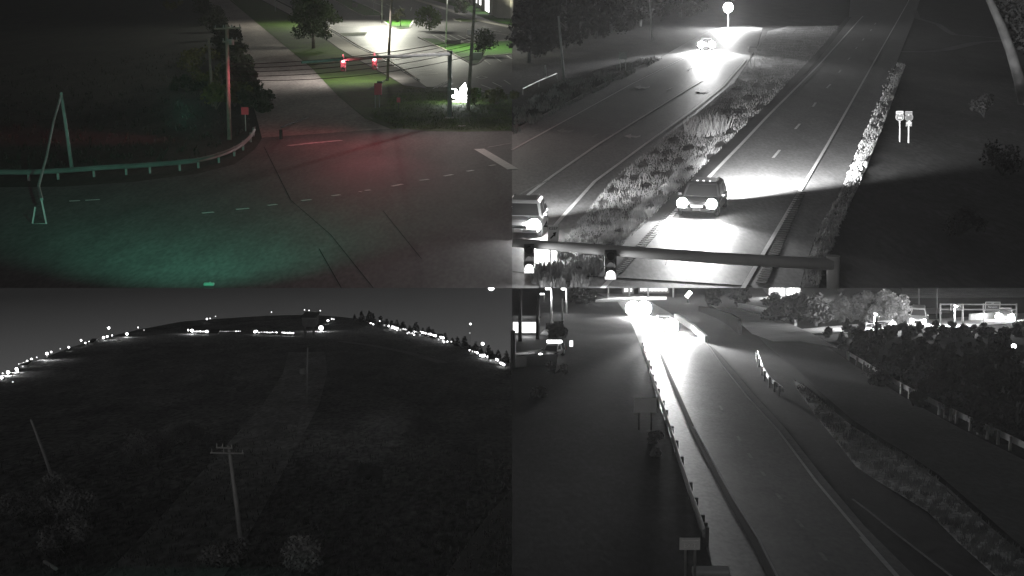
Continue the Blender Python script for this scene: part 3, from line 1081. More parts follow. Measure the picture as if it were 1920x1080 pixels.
for a, b in (((1449.5, 296), (1462, 281)), ((1395, 366), (1410, 346)), ((1321, 461), (1344, 434)), ((1491, 242), (1499.5, 232)), ((1524, 200), (1529.5, 192)), ((1550, 165), (1557, 158)),
             ((1573, 136), (1576.5, 131)), ((1590, 112), (1593.5, 108)), ((1604, 92), (1607, 88)), ((1617, 76), (1620, 72)), ((1632, 58), (1634, 55)), ((1640, 46), (1642, 43))):
    line('lane_dash', [a, b], .2, UP, .055, M_pg, rr)


def rumble(p0, p1, n, w, ang):
    for i in range(n):
        t = i / (n - 1)
        x, y = p0[0] + (p1[0] - p0[0]) * t, p0[1] + (p1[1] - p0[1]) * t
        ww = w * (y + 100) / 560
        a, b = UP.pt(x - ww / 2, y + ang * ww / 2), UP.pt(x + ww / 2, y - ang * ww / 2)
        c = (a + b) / 2 + Vector((0, 0, .055))
        d = b - a
        M = Matrix.Rotation(math.atan2(d.y, d.x), 3, 'Z')
        MB().box(c, (d.length, .24, .03), M).build('rumble_bar', M_rdk, rr)


rumble((1502, 362), (1428, 532), 42, 17, -.1)
rumble((1262, 398), (1158, 512), 36, 16, -.1)

lr = sheet('left_roadway', [(960.01, 470), (960.01, 248), (1085, 183), (1170, 138), (1240, 107), (1290, 78), (1330, 58), (1365, 49), (1405, 48), (1430, 52), (1420, 85), (1400, 120), (1376, 157), (1310, 213), (1235, 270), (1160, 330), (1100, 400), (1060, 450), (1010, 539.9), (960.01, 539.9)], UP, .03, M_rd)
line('edge_line', [(1330, 82), (1302, 99), (1185, 157), (1080, 215), (985, 267), (960.2, 281)], .2, UP, .055, M_pg, lr)
line('lane_line', [(1318, 150), (1300, 160), (1122, 270), (1035, 330), (1000, 357), (962, 388)], .22, UP, .055, M_pg, lr)
line('edge_line', [(1398, 112), (1391, 121), (1357, 160), (1300, 205), (1210, 270), (1115, 340), (1055, 406), (1017, 450), (985, 490)], .22, UP, .055, M_pg, lr)
line('edge_line', [(1030, 337), (1000, 350), (962, 372)], .14, UP, .057, M_pgw, lr)
line('kerb_edge', [(1376, 157), (1310, 213), (1235, 270), (1160, 330), (1100, 400), (1060, 450)], .35, UP, .06, M_stone, lr)
line('lane_dash', [(1290, 131), (1297, 126)], .2, UP, .055, M_pg, lr)
for (x, y, s, k) in ((1204, 164, 15, 1), (1315, 170, 13, 1), (1186, 256, 16, 1), (1060, 246, 16, 1), (1255, 166, 8, 0), (1114, 254, 10, 0)):
    if k:
        pix = [(x - s, y - s * .06), (x - s * .2, y - s * .3), (x - s * .15, y - s * .12), (x + s * .5, y - s * .06), (x + s, y - s * .2), (x + s * .9, y + s * .02), (x + s * .4, y + s * .14), (x - s * .2, y + s * .06), (x - s * .25, y + s * .2)]
    else:
        pix = [(x + s, y - s * .35), (x + s * .3, y - s * .02), (x + s * .35, y + s * .1), (x - s * .5, y + s * .3), (x - s * .8, y + s * .3), (x - s * .05, y), (x - s * .1, y - s * .12)]
    sheet('turn_arrow', pix, UP, .06, M_pg if x > 1150 else M_pgw, lr)
MEDP = [(1062, 449), (1100, 399), (1160, 329), (1235, 269), (1310, 212), (1376, 156), (1402, 119), (1425, 88), (1440, 58), (1475, 50), (1580, 48), (1528, 103), (1438, 198), (1363, 270), (1243, 388), (1170, 458), (1082, 539.9), (1012, 539.9)]
sheet('median', MEDP, UP, .02, M_med)
blades('median_grass', MEDP, UP, 24000, .2, .02, M_blade, -.4)
blades('median_tall_grass', [(1275, 240), (1330, 232), (1372, 238), (1350, 255), (1300, 262)], UP, 500, 1.0, .03, M_blade)
blades('median_rough_grass', [(1170, 452), (1240, 384), (1330, 298), (1310, 285), (1215, 375), (1130, 445), (1090, 470), (1100, 480)], UP, 7000, .26, .022, M_blade, -.2)
blades('kerb_weeds', [(990, 505), (1090, 500), (1165, 470), (1100, 539), (1000, 539)], UP, 2500, .34, .06, M_blade, .2)
# pale stony strip at the outer edge of the right roadway
STR = [(1683, 118), (1698, 122), (1680, 172), (1645, 265), (1612, 345), (1570, 430), (1545, 490), (1535, 539), (1502, 539), (1514, 490), (1537, 430), (1582, 350), (1614, 265), (1659, 170)]
sheet('stony_verge', STR, UP, .025, M_stone)
blades('verge_weeds', STR, UP, 7000, .18, .03, M_blade, .5)
vs, fs = [], []
for i in range(1300):
    t = random.random() ** .8
    x = 1672 + (1512 - 1672) * t + random.uniform(-4, 20)
    y = 128 + (536 - 128) * t
    p = UP.pt(x, y)
    q = random.uniform(.05, .17)
    c_ = [p + Vector((math.cos(a) * q * random.uniform(.7, 1.2), math.sin(a) * q * random.uniform(.7, 1.2), -.02)) for a in (0, 1.26, 2.5, 3.8, 5)] + [p + Vector((random.uniform(-.3, .3) * q, random.uniform(-.3, .3) * q, q * random.uniform(.8, 1.5)))]
    o_ = len(vs)
    vs += [tuple(v) for v in c_]
    fs += [(o_ + k, o_ + (k + 1) % 5, o_ + 5) for k in range(5)]
o = link_mesh('rubble', vs, fs, M_stone)
o['kind'] = 'stuff'
LST = [(962, 243), (1085, 180), (1170, 136), (1238, 106), (1244, 111), (1175, 143), (1090, 188), (962, 255)]
sheet('left_verge', LST, UP, .025, M_stone)
blades('left_verge_grass', [(962, 205), (1060, 150), (1240, 100), (1244, 111), (1090, 187), (962, 254)], UP, 4200, .3, .05, M_bladed, .2)
# paths on the dark field
M_dirt = mat('pale_dirt', .13, var=.3, scale=.6)
line('dirt_path', [(1716, 20), (1720, 34), (1760, 46), (1776, 58), (1790, 65), (1880, 72)], 1.1, UP, .03, M_dirt)
line('drive_edge', [(1690, 97), (1740, 97), (1775, 93), (1830, 80), (1880, 76)], 2.0, UP, .028, M_dirt)

# --- poles and signs along the left verge
GQ = 'poles in front of the dark woods'
r, b, t = pole('wooden_pole', 'pale wooden pole standing nearer the left verge, before the dark woods', 1058, 150, 1047, 30, .16, .11, M_polew, GQ)
pole('wooden_pole', 'thin pale pole far back against the dark woods', 1223, 76, 1217, -10, .17, .12, M_polew, GQ)
pole('wooden_pole', 'short dark stump of a pole left of the pale wooden pole', 1023, 143, 1022, 122, .12, .1, M_polew, GQ)
r = thing('cable_rail', UP.pt(980, 178), 'thin bright cable rail below the dark woods', 'rail')
a, b, c = (UP.pt(x, y) + Vector((0, 0, .6)) for x, y in ((980, 178), (1010, 163), (1044, 148)))
MB().tube([a, b, c], .06, 6).build('rail', M_galv, r)
for p in (a, b, c):
    MB().tube([p - Vector((0, 0, .6)), p], .07, 6).build('post', M_galvd, r)


def board_sign(name, label, x0, y0, x1, y1, yb, legs, m, Ypl=UP, th=.05, legm=None, r=.04):
    base = Ypl.pt((x0 + x1) / 2, yb)
    root = thing(name, base, label, 'sign')
    b = MB()
    c, w, h = panel(b, x0, y0, x1, y1, base.y - .08, th)
    b.build('sign_face', m, root)
    for x in legs:
        MB().tube([at(x, yb + 1, base.y), at(x, y0 + 2, base.y)], r, 6).build('leg', legm or M_galv, root)
    return root, c, w, h, base


board_sign('road_sign', 'blank pale square sign on two legs at the left verge', 1160.5, 98, 1175.5, 111, 132, (1163, 1173), M_signg)
rt, c, w, h, bb = board_sign('road_sign', 'wide flat sign on two tall legs where the median begins', 1403, 90, 1420, 98, 132, (1407, 1415.5), M_signg)
MB().box(c + Vector((0, 0, h * .5 + .1)), (w * .8, .06, .12)).build('top_plate', M_galvd, rt)

# route markers on the right
M_ink = mat('sign_black_ink', .03)
for xs, y0, yb, shade, num, top, extra, lbl in (
        ((1680, 1694, 1679, 1695), 208, 266, mat('marker_face', .26, rough=.6, var=.05), '295', 'EAST', False, 'bright route marker with a shield reading 295 on a white post'),
        ((1697, 1711, 1697, 1712), 208.5, 268, mat('dim_marker_face', .13, rough=.6, var=.05), '13', 'SOUTH', True, 'dimmer route marker with an extra arrow plate, beside the bright one')):
    base = UP.pt((xs[0] + xs[1]) / 2 - (0 if not extra else .5), yb)
    r = thing('route_marker', base, lbl, 'sign', 'route markers on the dark field')
    cxp = (xs[0] + xs[1]) / 2
    MB().tube([base, at(cxp, y0 + 2, base.y)], .055, 6).build('post', mat('white_post', .3), r)
    b = MB()
    c, w, h = panel(b, xs[0], y0, xs[1], y0 + 6.6, base.y - .08, .04)
    b.build('direction_plate', shade, r)
    text(top, h * .62, c + Vector((0, -.025, 0)), M_ink, r)
    # shield with pointed foot
    s0, s1 = at(xs[2], y0 + 18.5, base.y - .08), at(xs[3], y0 + 7.4, base.y - .08)
    W_, H_ = s1.x - s0.x, s1.z - s0.z
    cx, cz = (s0.x + s1.x) / 2, (s0.z + s1.z) / 2
    sh = [(-.46, .5), (0, .44), (.46, .5), (.5, .2), (.48, -.2), (.3, -.4), (0, -.52), (-.3, -.4), (-.48, -.2), (-.5, .2)]

    def shield(sc, y, nm, m, par):
        f = [Vector((cx + a * W_ * sc, y, cz + q * H_ * sc)) for a, q in sh]
        n = len(f)
        return MB().add(f + [p + Vector((0, .03, 0)) for p in f], [tuple(range(n)), tuple(range(2 * n - 1, n - 1, -1))] + [(i, i + n, (i + 1) % n + n, (i + 1) % n) for i in range(n)]).build(nm, m, par)
    so = shield(1, base.y - .1, 'shield', shade, r)
    shield(.86, base.y - .106, 'shield_field', mat('shield_grey', .05), so)
    text(num, H_ * .5, (cx, base.y - .112, cz), M_signw if not extra else M_ink, so)
    if extra:
        b = MB()
        c, w, h = panel(b, xs[0] + 1.5, y0 + 19.6, xs[1] - 1, y0 + 28.5, base.y - .08, .04)
        ap = b.build('arrow_plate', shade, r)
        MB().tube([c + Vector((0, -.03, -.25 * h)), c + Vector((0, -.03, .1 * h))], .05, 6).build('arrow_shaft', M_signw, ap)
        MB().add([c + Vector((-.16, -.035, .05)), c + Vector((.16, -.035, .05)), c + Vector((0, -.035, .26))], [(0, 1, 2)]).build('arrow_head', M_signw, ap)

# KEEP right sign on the median nose
base = UP.pt(1039, 519)
r, c, w, h, bb = board_sign('road_sign', 'white KEEP sign with a black slanting arrow on the median nose', 1027.5, 422, 1047, 454.5, 520, (1032, 1046), mat('dull_white_sign', .85, var=.1), r=.03)
text('KEEP', h * .24, c + Vector((0, -.04, h * .31)), M_ink, r)
aw = MB()
y_ = c.y - .04
for seg in ([(-.3, -.2), (-.24, -.28), (.1, -.08), (.04, .0)], [(-.03, .08), (.16, -.16), (.3, .14)]):
    f = [Vector((c.x + a * w, y_, c.z + q * h - .02)) for a, q in seg]
    aw.add(f + [p + Vector((0, .02, 0)) for p in f], [tuple(range(len(f)))] + [(i, i + len(f), (i + 1) % len(f) + len(f), (i + 1) % len(f)) for i in range(len(f))])
aw.build('arrow', M_ink, r)

# --- mast arm across the near end with two signal heads
M_arm = mat('dark_grey_mast', .45, rough=.5, var=.1)
pb = UP.pt(1562, 539.5)
r = thing('signal_mast', pb, 'thick grey mast arm spanning the near end of the divided road', 'signal mast')
t = at(1562, 481, pb.y)
MB().tube([pb, t], .27, 14).build('pole', M_arm, r, smooth=True)
MB().tube([t, t + Vector((0, 0, .03))], .3, 14).build('pole_cap', M_arm, r)
A = at(1562, 496, pb.y - .1)
MB().tube([A, at(1380, 486, pb.y - .1), at(1150, 470, pb.y - .1), at(960.3, 455, pb.y - .1)], [.25, .25, .23, .18], 12).build('arm', M_arm, r, smooth=True)
for x in (1440, 1250):
    MB().tube([at(x - 2, 497, pb.y - .1), at(x + 2, 483, pb.y - .1)], .01, 6).build('band', M_galvd, r)
M_sig2 = glow('lit_white_lens', 1.0, 9)
GT = 'signal heads hanging from the grey mast arm'
for x, y0, y1, w, l in ((992, 458, 512, 20, 'dark signal head with glowing lower lens beside the KEEP sign'), (1144.5, 469, 524, 23, 'dark signal head with glowing lower lens over the right roadway')):
    so, c, ww, hh = signal('traffic_signal', l, x, y0, y1, w, pb.y - .45, (mat('dark_signal_paint', .07, rough=.6), M_dark, M_galvd, M_sig2), M_grn, GT, backplate=False)
    for ch in so.children:
        if ch.name.startswith('lens'):
            pass
    lens = [ch for ch in so.children if ch.name.startswith('lens')][-1]
    lens.data.materials.clear()
    lens.data.materials.append(M_sig2)
    lamp('POINT', 'signal_glow', c + Vector((0, -.4, -hh * .31)), 120, radius=.1, parent=so)
o = MB().tube([UP.pt(961, 511) + Vector((0, 0, .02)), UP.pt(1130, 521) + Vector((0, 0, .02)), UP.pt(1300, 531) + Vector((0, 0, .02)), UP.pt(1410, 538) + Vector((0, 0, .02))], .03, 5).build('cable', M_cable)
tag(o, 'thin dark cable lying across the road below the grey mast arm', 'cable')

# --- cars
zup = Vector((0, 0, 1))
M_pd = mat('dark_car_paint', .045, rough=.3, var=.05, spec=.6)
M_pm = mat('grey_car_paint', .16, rough=.3, var=.05, spec=.6)
BULB = glow('headlight_glass', 1.0, 220)
BUL3 = glow('far_headlight_glass', 1.0, 400)
GC = 'oncoming cars on the divided road'
fw = (UP.pt(1180, 520) - UP.pt(1320, 372)).normalized()
pc = UP.pt(1318, 396)
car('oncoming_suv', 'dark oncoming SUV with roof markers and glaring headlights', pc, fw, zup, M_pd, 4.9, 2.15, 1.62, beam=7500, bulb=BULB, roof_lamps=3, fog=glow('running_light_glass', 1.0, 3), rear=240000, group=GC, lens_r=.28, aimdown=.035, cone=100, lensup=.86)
fw2 = (UP.pt(1190, 200) - UP.pt(1330, 88)).normalized()
fw2 = (fw2 * .55 + Vector((-.02, -1, 0)) * .6).normalized()
car('oncoming_car', 'distant oncoming car before the bright street lamp', UP.pt(1324, 93), fw2, zup, M_pm, 4.6, 1.95, 1.6, beam=60000, bulb=BUL3, suv=False, group=GC, lens_r=.46, aimdown=.05, lensup=.9)
fw3 = (UP.pt(985, 470) - UP.pt(1030, 395)).normalized()
c3 = car('oncoming_car', 'light grey oncoming car partly hidden at the near end of the left roadway', UP.pt(982, 434), fw3, zup, mat('pale_car_paint', .3, rough=.3, var=.05, spec=.6), 4.8, 2.1, 1.6, beam=16000, bulb=glow('near_headlight_glass', 1.0, 240), rear=14000, group=GC, lens_r=.34, beams=(-1,), cone=50, aimx=-.55)
clip0(c3, 1)

# --- street lamp at the head of the left roadway
b = UP.pt(1365, 53)
r = thing('street_lamp', b, 'blazing street lamp on a slim pole at the head of the left roadway', 'street lamp')
t = at(1365, 14, b.y)
MB().tube([b, t], [.14, .09], 8).build('pole', M_galv, r)
MB().ball(t + Vector((0, -.2, 0)), .85, 14, 10).build('lamp_globe', glow('lamp_globe_glass', 1.0, 60), r, smooth=True)
lamp('POINT', 'street_light', t + Vector((0, -1.2, -.2)), 26000, radius=.5, parent=r)

# --- woods and the leaning trunk
GF = 'trees of the dark woods'
k = 0
WOODS = [(975, 118, 'first tree of the woods, at the very edge'), (1003, 108, 'second tree, left of the stump'), (1030, 96, 'tree right behind the stump of a pole'), (1062, 90, 'tree behind the pale wooden pole'), (1090, 80, 'tree to the right of the pale wooden pole'),
         (1118, 72, 'tree midway along the edge of the woods'), (1146, 64, 'tree left behind the square sign'), (1172, 58, 'tree directly behind the square sign'), (1200, 50, 'tree left of the thin far pole'), (1240, 40, 'tree right of the thin far pole'), (1275, 32, 'tree before the roadway bend'), (1300, 24, 'last tree of the woods by the street lamp')]
for x, y, l in WOODS:
    rx = 4.2
    bp = UP.pt(max(x, 978 + 14), y)
    tree('woodland_tree', l + ', dark and leafy', bp, random.uniform(7, 9), rx if x > 1000 else 3.2, M_lgd, M_bg, 1500, .3, .22, .16, clumps=15, group=GF)
b = UP.pt(1922, 196)
r = thing('leaning_tree', b, 'thick pale trunk leaning over the dark field edge', 'tree')
P_ = [b, at(1911, 150, b.y), at(1895, 95, b.y), at(1876, 45, b.y), at(1853, -6, b.y)]
MB().tube(P_, [.62, .5, .46, .4, .3], 10).build('trunk', mat('pale_bark', .08, var=.35, scale=1.2, bump=.5), r, smooth=True)
v, f = leaf_cloud([tuple(at(1915, 20, b.y + 1)), tuple(at(1935, 70, b.y + 1)), tuple(at(1895, -20, b.y + 1))], [2.2, 2.2, 2], 1500, .22)
link_mesh('crown', v, f, M_lgd, r)
for x, y, w, h, l in ((1900, 80, 5, 3, 'dark shrub behind the leaning trunk'), (1845, 220, 3, 2.0, 'low dark shrub on the slope right of the route markers'), (1880, 330, 4, 2.2, 'broad dark shrub low on the right slope'), (1800, 440, 3, 1.6, 'small dark shrub near the mast pole')):
    shrub('field_shrub', l, UP.pt(x, y), w, h, M_lgd, M_lgd, 900, .1, group='shrubs on the dark slope')

# ================================================================== DISTRICT THREE: the dark field and the lights on its rim
M_llg = mat('grey_meadow', .28, var=.4, scale=.22, fine=.6, bump=.3, stretch=(0, (1, .22, 1)))
M_llt = mat('grey_dirt_track', .48, var=.3, scale=.2, fine=.4, stretch=(0, (1, .22, 1)))
M_polel = mat('bleached_pole_wood', .38, var=.15, scale=2)
M_llr = mat('dim_country_road', .6, var=.1, scale=.3)
M_hill = mat('dark_rim_hill', .07, var=.3, scale=.05)
ARC = [(-260, 830), (-150, 765), (-60, 729), (0, 704), (60, 680), (130, 652), (190, 634), (260, 618), (340, 603), (420, 597), (500, 592), (580, 590), (640, 594), (700, 602), (760, 616), (830, 636), (880, 652), (930, 668), (959.99, 680)]
sheet('meadow', ARC + [(959.99, 1130), (-420, 1130)], LL, 0, M_llg)
Wf = [LL.pt(x, y, 0) for x, y in ARC]
vs, fs = [], []
for p in Wf:
    d = Vector((p.x, p.y, 0)).normalized()
    vs += [tuple(p), tuple(p + d * 60 - Vector((0, 0, 34)))]
for i in range(len(Wf) - 1):
    fs.append((2 * i, 2 * i + 2, 2 * i + 3, 2 * i + 1))
o = link_mesh('hill', vs, fs, M_hill)
o['kind'] = 'structure'
# night sky beyond the rim
m = bpy.data.materials.new('night_sky')
m.use_nodes = True
nt = m.node_tree
nt.nodes.clear()
out = nt.nodes.new('ShaderNodeOutputMaterial')
em = nt.nodes.new('ShaderNodeEmission')
geo = nt.nodes.new('ShaderNodeNewGeometry')
sp = nt.nodes.new('ShaderNodeSeparateXYZ')
mr = nt.nodes.new('ShaderNodeMapRange')
nt.links.new(geo.outputs['Position'], sp.inputs[0])
nt.links.new(sp.outputs['Z'], mr.inputs['Value'])
mr.inputs['From Min'].default_value = -395
mr.inputs['From Max'].default_value = -320
mr.inputs['To Min'].default_value = .072
mr.inputs['To Max'].default_value = .014
nt.links.new(mr.outputs[0], em.inputs['Strength'])
nt.links.new(em.outputs[0], out.inputs[0])
Rs = 1600
vs, fs = [], []
K = 24
for i in range(K + 1):
    a = -.5 + (.5 - .00002) * i / K if i < K else 0.0
    a = -.5 + .5 * i / K
    for z in (-620, -60):
        vs.append((Rs * math.sin(a) - .02, Rs * math.cos(a), z))
for i in range(K):
    fs.append((2 * i, 2 * i + 2, 2 * i + 3, 2 * i + 1))
o = link_mesh('sky', vs, fs, m)
o['kind'] = 'structure'

line('dirt_track', [(575, 660), (572, 700), (545, 760), (480, 850), (400, 960), (300, 1090)], 7.5, LL, .05, M_llt)
line('country_road', [(1010, 900), (950, 975), (915, 1030), (885, 1085)], 3.4, LL, .05, M_llr)
line('country_road', [(1010, 950), (959, 1010), (925, 1085)], 3, LL, .06, M_llt)
line('far_lane', [(640, 640), (700, 648), (760, 660), (830, 680)], 2.2, LL, .05, M_llr)

r, b, t = pole('utility_pole', 'nearest pale utility pole with a crossarm in the middle of the dark meadow', 455, 1031, 429, 835, .2, .12, M_polel, 'poles in the dark meadow', pl=LL)
t0 = t
for yy, x0, x1, k in ((849, 394, 458, 0), (839, 405, 436, 1)):
    p0, p1 = at(x0, yy, b.y - .15), at(x1, yy + 1, b.y - .15)
    o = MB().tube([p0, p1], .06, 6).build('crossarm', M_polel, r)
    for u in (.05, .4, .95):
        MB().tube([p0.lerp(p1, u), p0.lerp(p1, u) + Vector((0, 0, .3))], [.05, .03], 6).build('insulator', M_galv, o)
r, b, t = pole('utility_pole', 'far thin utility pole carrying a transformer in the dark meadow', 574, 757, 577, 652, .14, .1, mat('far_pole_wood', .42, var=.2), 'poles in the dark meadow', pl=LL)
MB().tube([at(567, 700, b.y), at(567, 690, b.y)], .4, 10).build('transformer', M_galv, r)
MB().tube([at(576, 696, b.y), at(566, 694, b.y)], .08, 6).build('bracket', M_galv, r)
r, b, t = pole('utility_pole', 'leaning bare utility pole at the overgrown edge of the meadow', 110, 924, 58, 786, .17, .1, M_polel, 'poles in the dark meadow', pl=LL)
GV = 'scrub on the dark meadow'
for x, y, w, h, l in ((112, 965, 5, 5, 'pale tall scrub at the foot of the leaning pole'), (140, 990, 4, 4.4, 'pale scrub to the right of the leaning pole foot'), (60, 985, 7, 4, 'broad scrub left of the leaning pole foot'), (125, 1040, 4.5, 3.6, 'scrub between the leaning pole and the pale marker rod'),
                       (300, 860, 9, 5, 'dark scrub beside the dirt track, left of the nearest pole'), (270, 875, 7, 4.4, 'smaller dark scrub farthest left beside the track'), (345, 835, 7, 4, 'scrub up the track beyond the nearest pole'), (430, 1062, 4.4, 3.4, 'scrub at the foot of the nearest pole'),
                       (582, 1072, 3.4, 4.6, 'pale curved bush at the near edge, right of the nearest pole'), (450, 735, 2, 1.4, 'tiny pale bush far up the meadow'), (420, 720, 10, 4, 'wide low scrub far up the meadow'), (690, 900, 6, 2.6, 'low scrub alone in the right half of the meadow'), (860, 880, 5, 2.4, 'low scrub near the country road')):
    shrub('scrub', l, LL.pt(x, y), w * .8, h * .72, mat('mid_grey_leaves', .32, var=.4) if h > 4.3 else mat('dim_grey_leaves', .24, var=.4), M_bg, 1500, .13, group=GV)
a, b = LL.pt(84, 1060), LL.pt(106, 1074)
o = MB().tube([a + Vector((0, 0, .25)), b + Vector((0, 0, .25))], .12, 6).build('marker_rod', M_signw)
tag(o, 'pale marker rod lying in the grass below the leaning pole', 'rod')

# water tower-like building and mast lights on the rim
b = LL.pt(582, 634)
r = thing('pump_house', b, 'hazy pale block building beside the brightest lamp on the rim', 'building')
b2 = MB()
panel(b2, 567, 598, 592, 613, b.y + 3, 6)
b2.build('wall', mat('pale_block_wall', .3), r)
b2 = MB()
panel(b2, 565, 596, 594, 598, b.y + 3, 6.6)
b2.build('roof', M_galv, r)
b2 = MB()
panel(b2, 570, 613, 573, 634, b.y + 1, .6)
panel(b2, 586, 613, 589, 634, b.y + 1, .6)
b2.build('leg', M_galv, r)['kind'] = 'stuff'
WS = [glow('bright_distant_lamp_glass', 1.0, 8), glow('distant_lamp_glass', 1.0, 2.2), glow('dim_distant_lamp_glass', 1.0, .75)]
M_post = mat('lamp_post_grey', .12)
PROTO = {}


def rim_lamp(x, y, px, label, group, depth=None, cat='lamp', mast=0, energy=0):
    """a lamp far off: a small glowing globe on its post"""
    Y = depth or LL.pt(x, max(y, arc_y(x)) + 6).y
    c = at(x, y, Y)
    rad = px * Y / FPX / 2 * .82
    b = MB()
    b.ball(c, rad, 8, 6, mi=0)
    n0 = len(b.f)
    b.tube([c - Vector((0, 0, rad * .9)), c - Vector((0, 0, mast or rad * 3))], rad * .12 if px < 10 or not mast else .06, 4, mi=1)
    o = b.build('distant_lamp' if not mast else 'beacon_mast', [WS[0 if px > 4 else random.choice((0, 1, 1, 2))], M_post])
    tag(o, label, cat, group)
    if energy:
        lamp('POINT', 'lamp_light', c + Vector((0, -rad * 2, 0)), energy, radius=rad, parent=o)
    return o


def arc_y(x):
    for (x0, y0), (x1, y1) in zip(ARC, ARC[1:]):
        if x0 <= x <= x1:
            return y0 + (y1 - y0) * (x - x0) / (x1 - x0)
    return 700


LW = 'lamps strung along the western rim'
LM = 'lamps on the middle of the rim'
LE = 'lamps of the lit road on the eastern rim'
LF = 'lamps at the far eastern end'
one = {
    (88, 663): (6.5, 'big lamp with a soft halo on the western rim', LW, 300), (96, 660): (4, 'small lamp touching the haloed one', LW, 0), (204, 615): (5.5, 'single lamp standing above the western string of lights', LW, 300),
    (238, 626): (6, 'lone bright lamp east of the western string', LW, 200), (194, 633): (6, 'first of two close bright lamps under the high one', LW, 0), (201, 631): (5, 'second of two close bright lamps under the high one', LW, 0),
    (15, 698): (8, 'bright lamp low at the western end', LW, 300), (31, 692): (7.5, 'bright lamp beside the streaky light at the western end', LW, 200), (59, 674): (6, 'paired lamp where the western string thins out', LW, 0),
    (51, 677): (4.5, 'fainter lamp just left of the paired one', LW, 0), (129, 651): (4.5, 'slanting lamp halfway up the western rim', LW, 0), (152, 638): (4.5, 'upper lamp of the group of three', LW, 0), (160, 643): (3.5, 'smallest lamp of the group of three', LW, 0), (168, 641): (4.5, 'right lamp of the group of three', LW, 0),
    (3, 708): (7, 'lamp cut by the western edge of the field', LW, 0), (5, 700): (4, 'upper faint lamp at the western edge', LW, 0), (24, 716): (3, 'tiny lamp below the western string', LW, 0), (270, 619): (3, 'faint lamp pair, right one, on the western rim', LW, 0), (259, 614): (2.4, 'faintest lamp of the western rim', LW, 0), (210, 629): (3, 'faint tail lamp after the two close ones', LW, 0), (69, 670): (3, 'faint lamp left of the haloed one', LW, 0), (113, 654): (2.4, 'dim lamp right of the haloed one', LW, 0),
    (388, 598): (4, 'lamp on the crest above the lit road', LM, 0), (394, 597): (3, 'small lamp following the crest one', LM, 0), (404, 593): (2.4, 'dim lamp high on the crest', LM, 0), (509, 585): (3, 'small lamp left of the beacon masts', LM, 0),
    (360, 620): (7, 'bright lamp at the left start of the lit road', LM, 300), (353, 619): (4, 'small lamp before the left start of the lit road', LM, 0), (388, 621.5): (6, 'bright lamp a third of the way along the lit road', LM, 0), (478, 622): (6, 'bright lamp near the right end of the lit road', LM, 0), (481, 621): (5, 'twin of the lamp near the right end', LM, 0),
    (602, 615): (11, 'brightest lamp of the rim, beside the hazy block', LM, 700), (622, 598): (4, 'small lamp right of the brightest one', LM, 0), (615, 601): (5, 'flat lamp just right of the brightest one', LM, 0), (626, 598.5): (3, 'faint twin right of the brightest lamp', LM, 0),
    (712, 602): (3.4, 'lamp rising above the start of the eastern road', LE, 0), (695, 606): (3, 'first faint lamp of the eastern road', LE, 0), (700, 608): (3, 'second faint lamp of the eastern road', LE, 0),
    (881, 624.5): (3, 'dim lamp near the rim trees', LF, 0)}
for (x, y), (px, l, g, e) in one.items():
    rim_lamp(x, y, px, l, g, energy=e)
for x, y, px, l in ((571, 581, 3, 'left beacon on the mast group over the crest'), (579.5, 582, 3, 'upper beacon on the middle mast over the crest'), (579.5, 588, 3, 'lower beacon on the middle mast over the crest'), (600.5, 582.5, 3, 'right single beacon over the crest'), (882, 607.5, 4.5, 'lone beacon high over the eastern rim'), (905, 644.5, 7.5, 'bright starry beacon just over the far eastern rim')):
    rim_lamp(x, y, px, l, 'beacons above the rim', depth=560 if x < 700 else 380, mast=8 if x != 882 else 14)
rim_lamp(921, 539, 15, 'large glowing light at the very top of the night sky', None, depth=420, mast=-12, energy=1200)  # glowing globe; the post above it is added, hidden from view


def string(p0, p1, n, px, label, group, jy=.6):
    for i in range(n):
        t = (i + .5) / n
        x, y = p0[0] + (p1[0] - p0[0]) * t, p0[1] + (p1[1] - p0[1]) * t
        rim_lamp(x, y + random.uniform(-jy, jy), px * random.uniform(.75, 1.25), ORD[i] + ' ' + label, group)


string((363, 621.5), (386, 621.5), 10, 2.6, 'small added lamp in the close row at the left of the lit road', 'row lamps, left part of the lit road', .3)  # close rows of lamps added so they merge into the lit road bands
string((392, 621.5), (452, 621), 16, 1.7, 'dim added lamp in the long faint row of the lit road', 'row lamps, faint part of the lit road', .2)
string((484, 623), (520, 623.5), 14, 2.2, 'added lamp in the row before the gap of the lit road', 'row lamps, before the gap of the lit road', .6)
string((528, 623.5), (551, 624.5), 10, 3.2, 'added lamp in the bright row after the gap of the lit road', 'row lamps, after the gap of the lit road', .3)
string((728, 611.5), (757, 617), 15, 4.2, 'added lamp in the brightest close row of the eastern road', 'row lamps, brightest eastern row', .4)
string((730, 615), (752, 620), 7, 2.6, 'lower added lamp under the brightest close row', 'row lamps, under the brightest row', 1)
string((758, 617), (786, 624), 8, 3.2, 'added lamp in the patchy middle of the eastern road', 'row lamps, patchy eastern part', .8)
string((762, 624), (778, 627), 5, 3.2, 'lower added lamp in the patchy middle of the eastern road', 'row lamps, lower patchy part', 1.6)
string((787, 622), (812, 628), 8, 3.8, 'added lamp in the dotted row past the middle of the eastern road', 'row lamps, dotted eastern part', .6)
string((812, 628.5), (832, 633.5), 10, 4.4, 'added lamp in the bright end row of the eastern road', 'row lamps, bright eastern end', .4)
string((829, 637), (833, 642), 3, 4, 'lamp hanging under the bright end row', 'row lamps, below the bright end', .5)
string((835, 640), (850, 641), 2, 3, 'dim lamp past the bright end row', 'row lamps, past the bright end', .3)
string((879, 656), (897, 663), 4, 4.4, 'separate lamp leading to the last row', 'row lamps, leading to the last row', .6)
string((899, 665), (909, 667), 3, 6, 'fat lamp before the last row', 'row lamps, fat ones', 1.4)
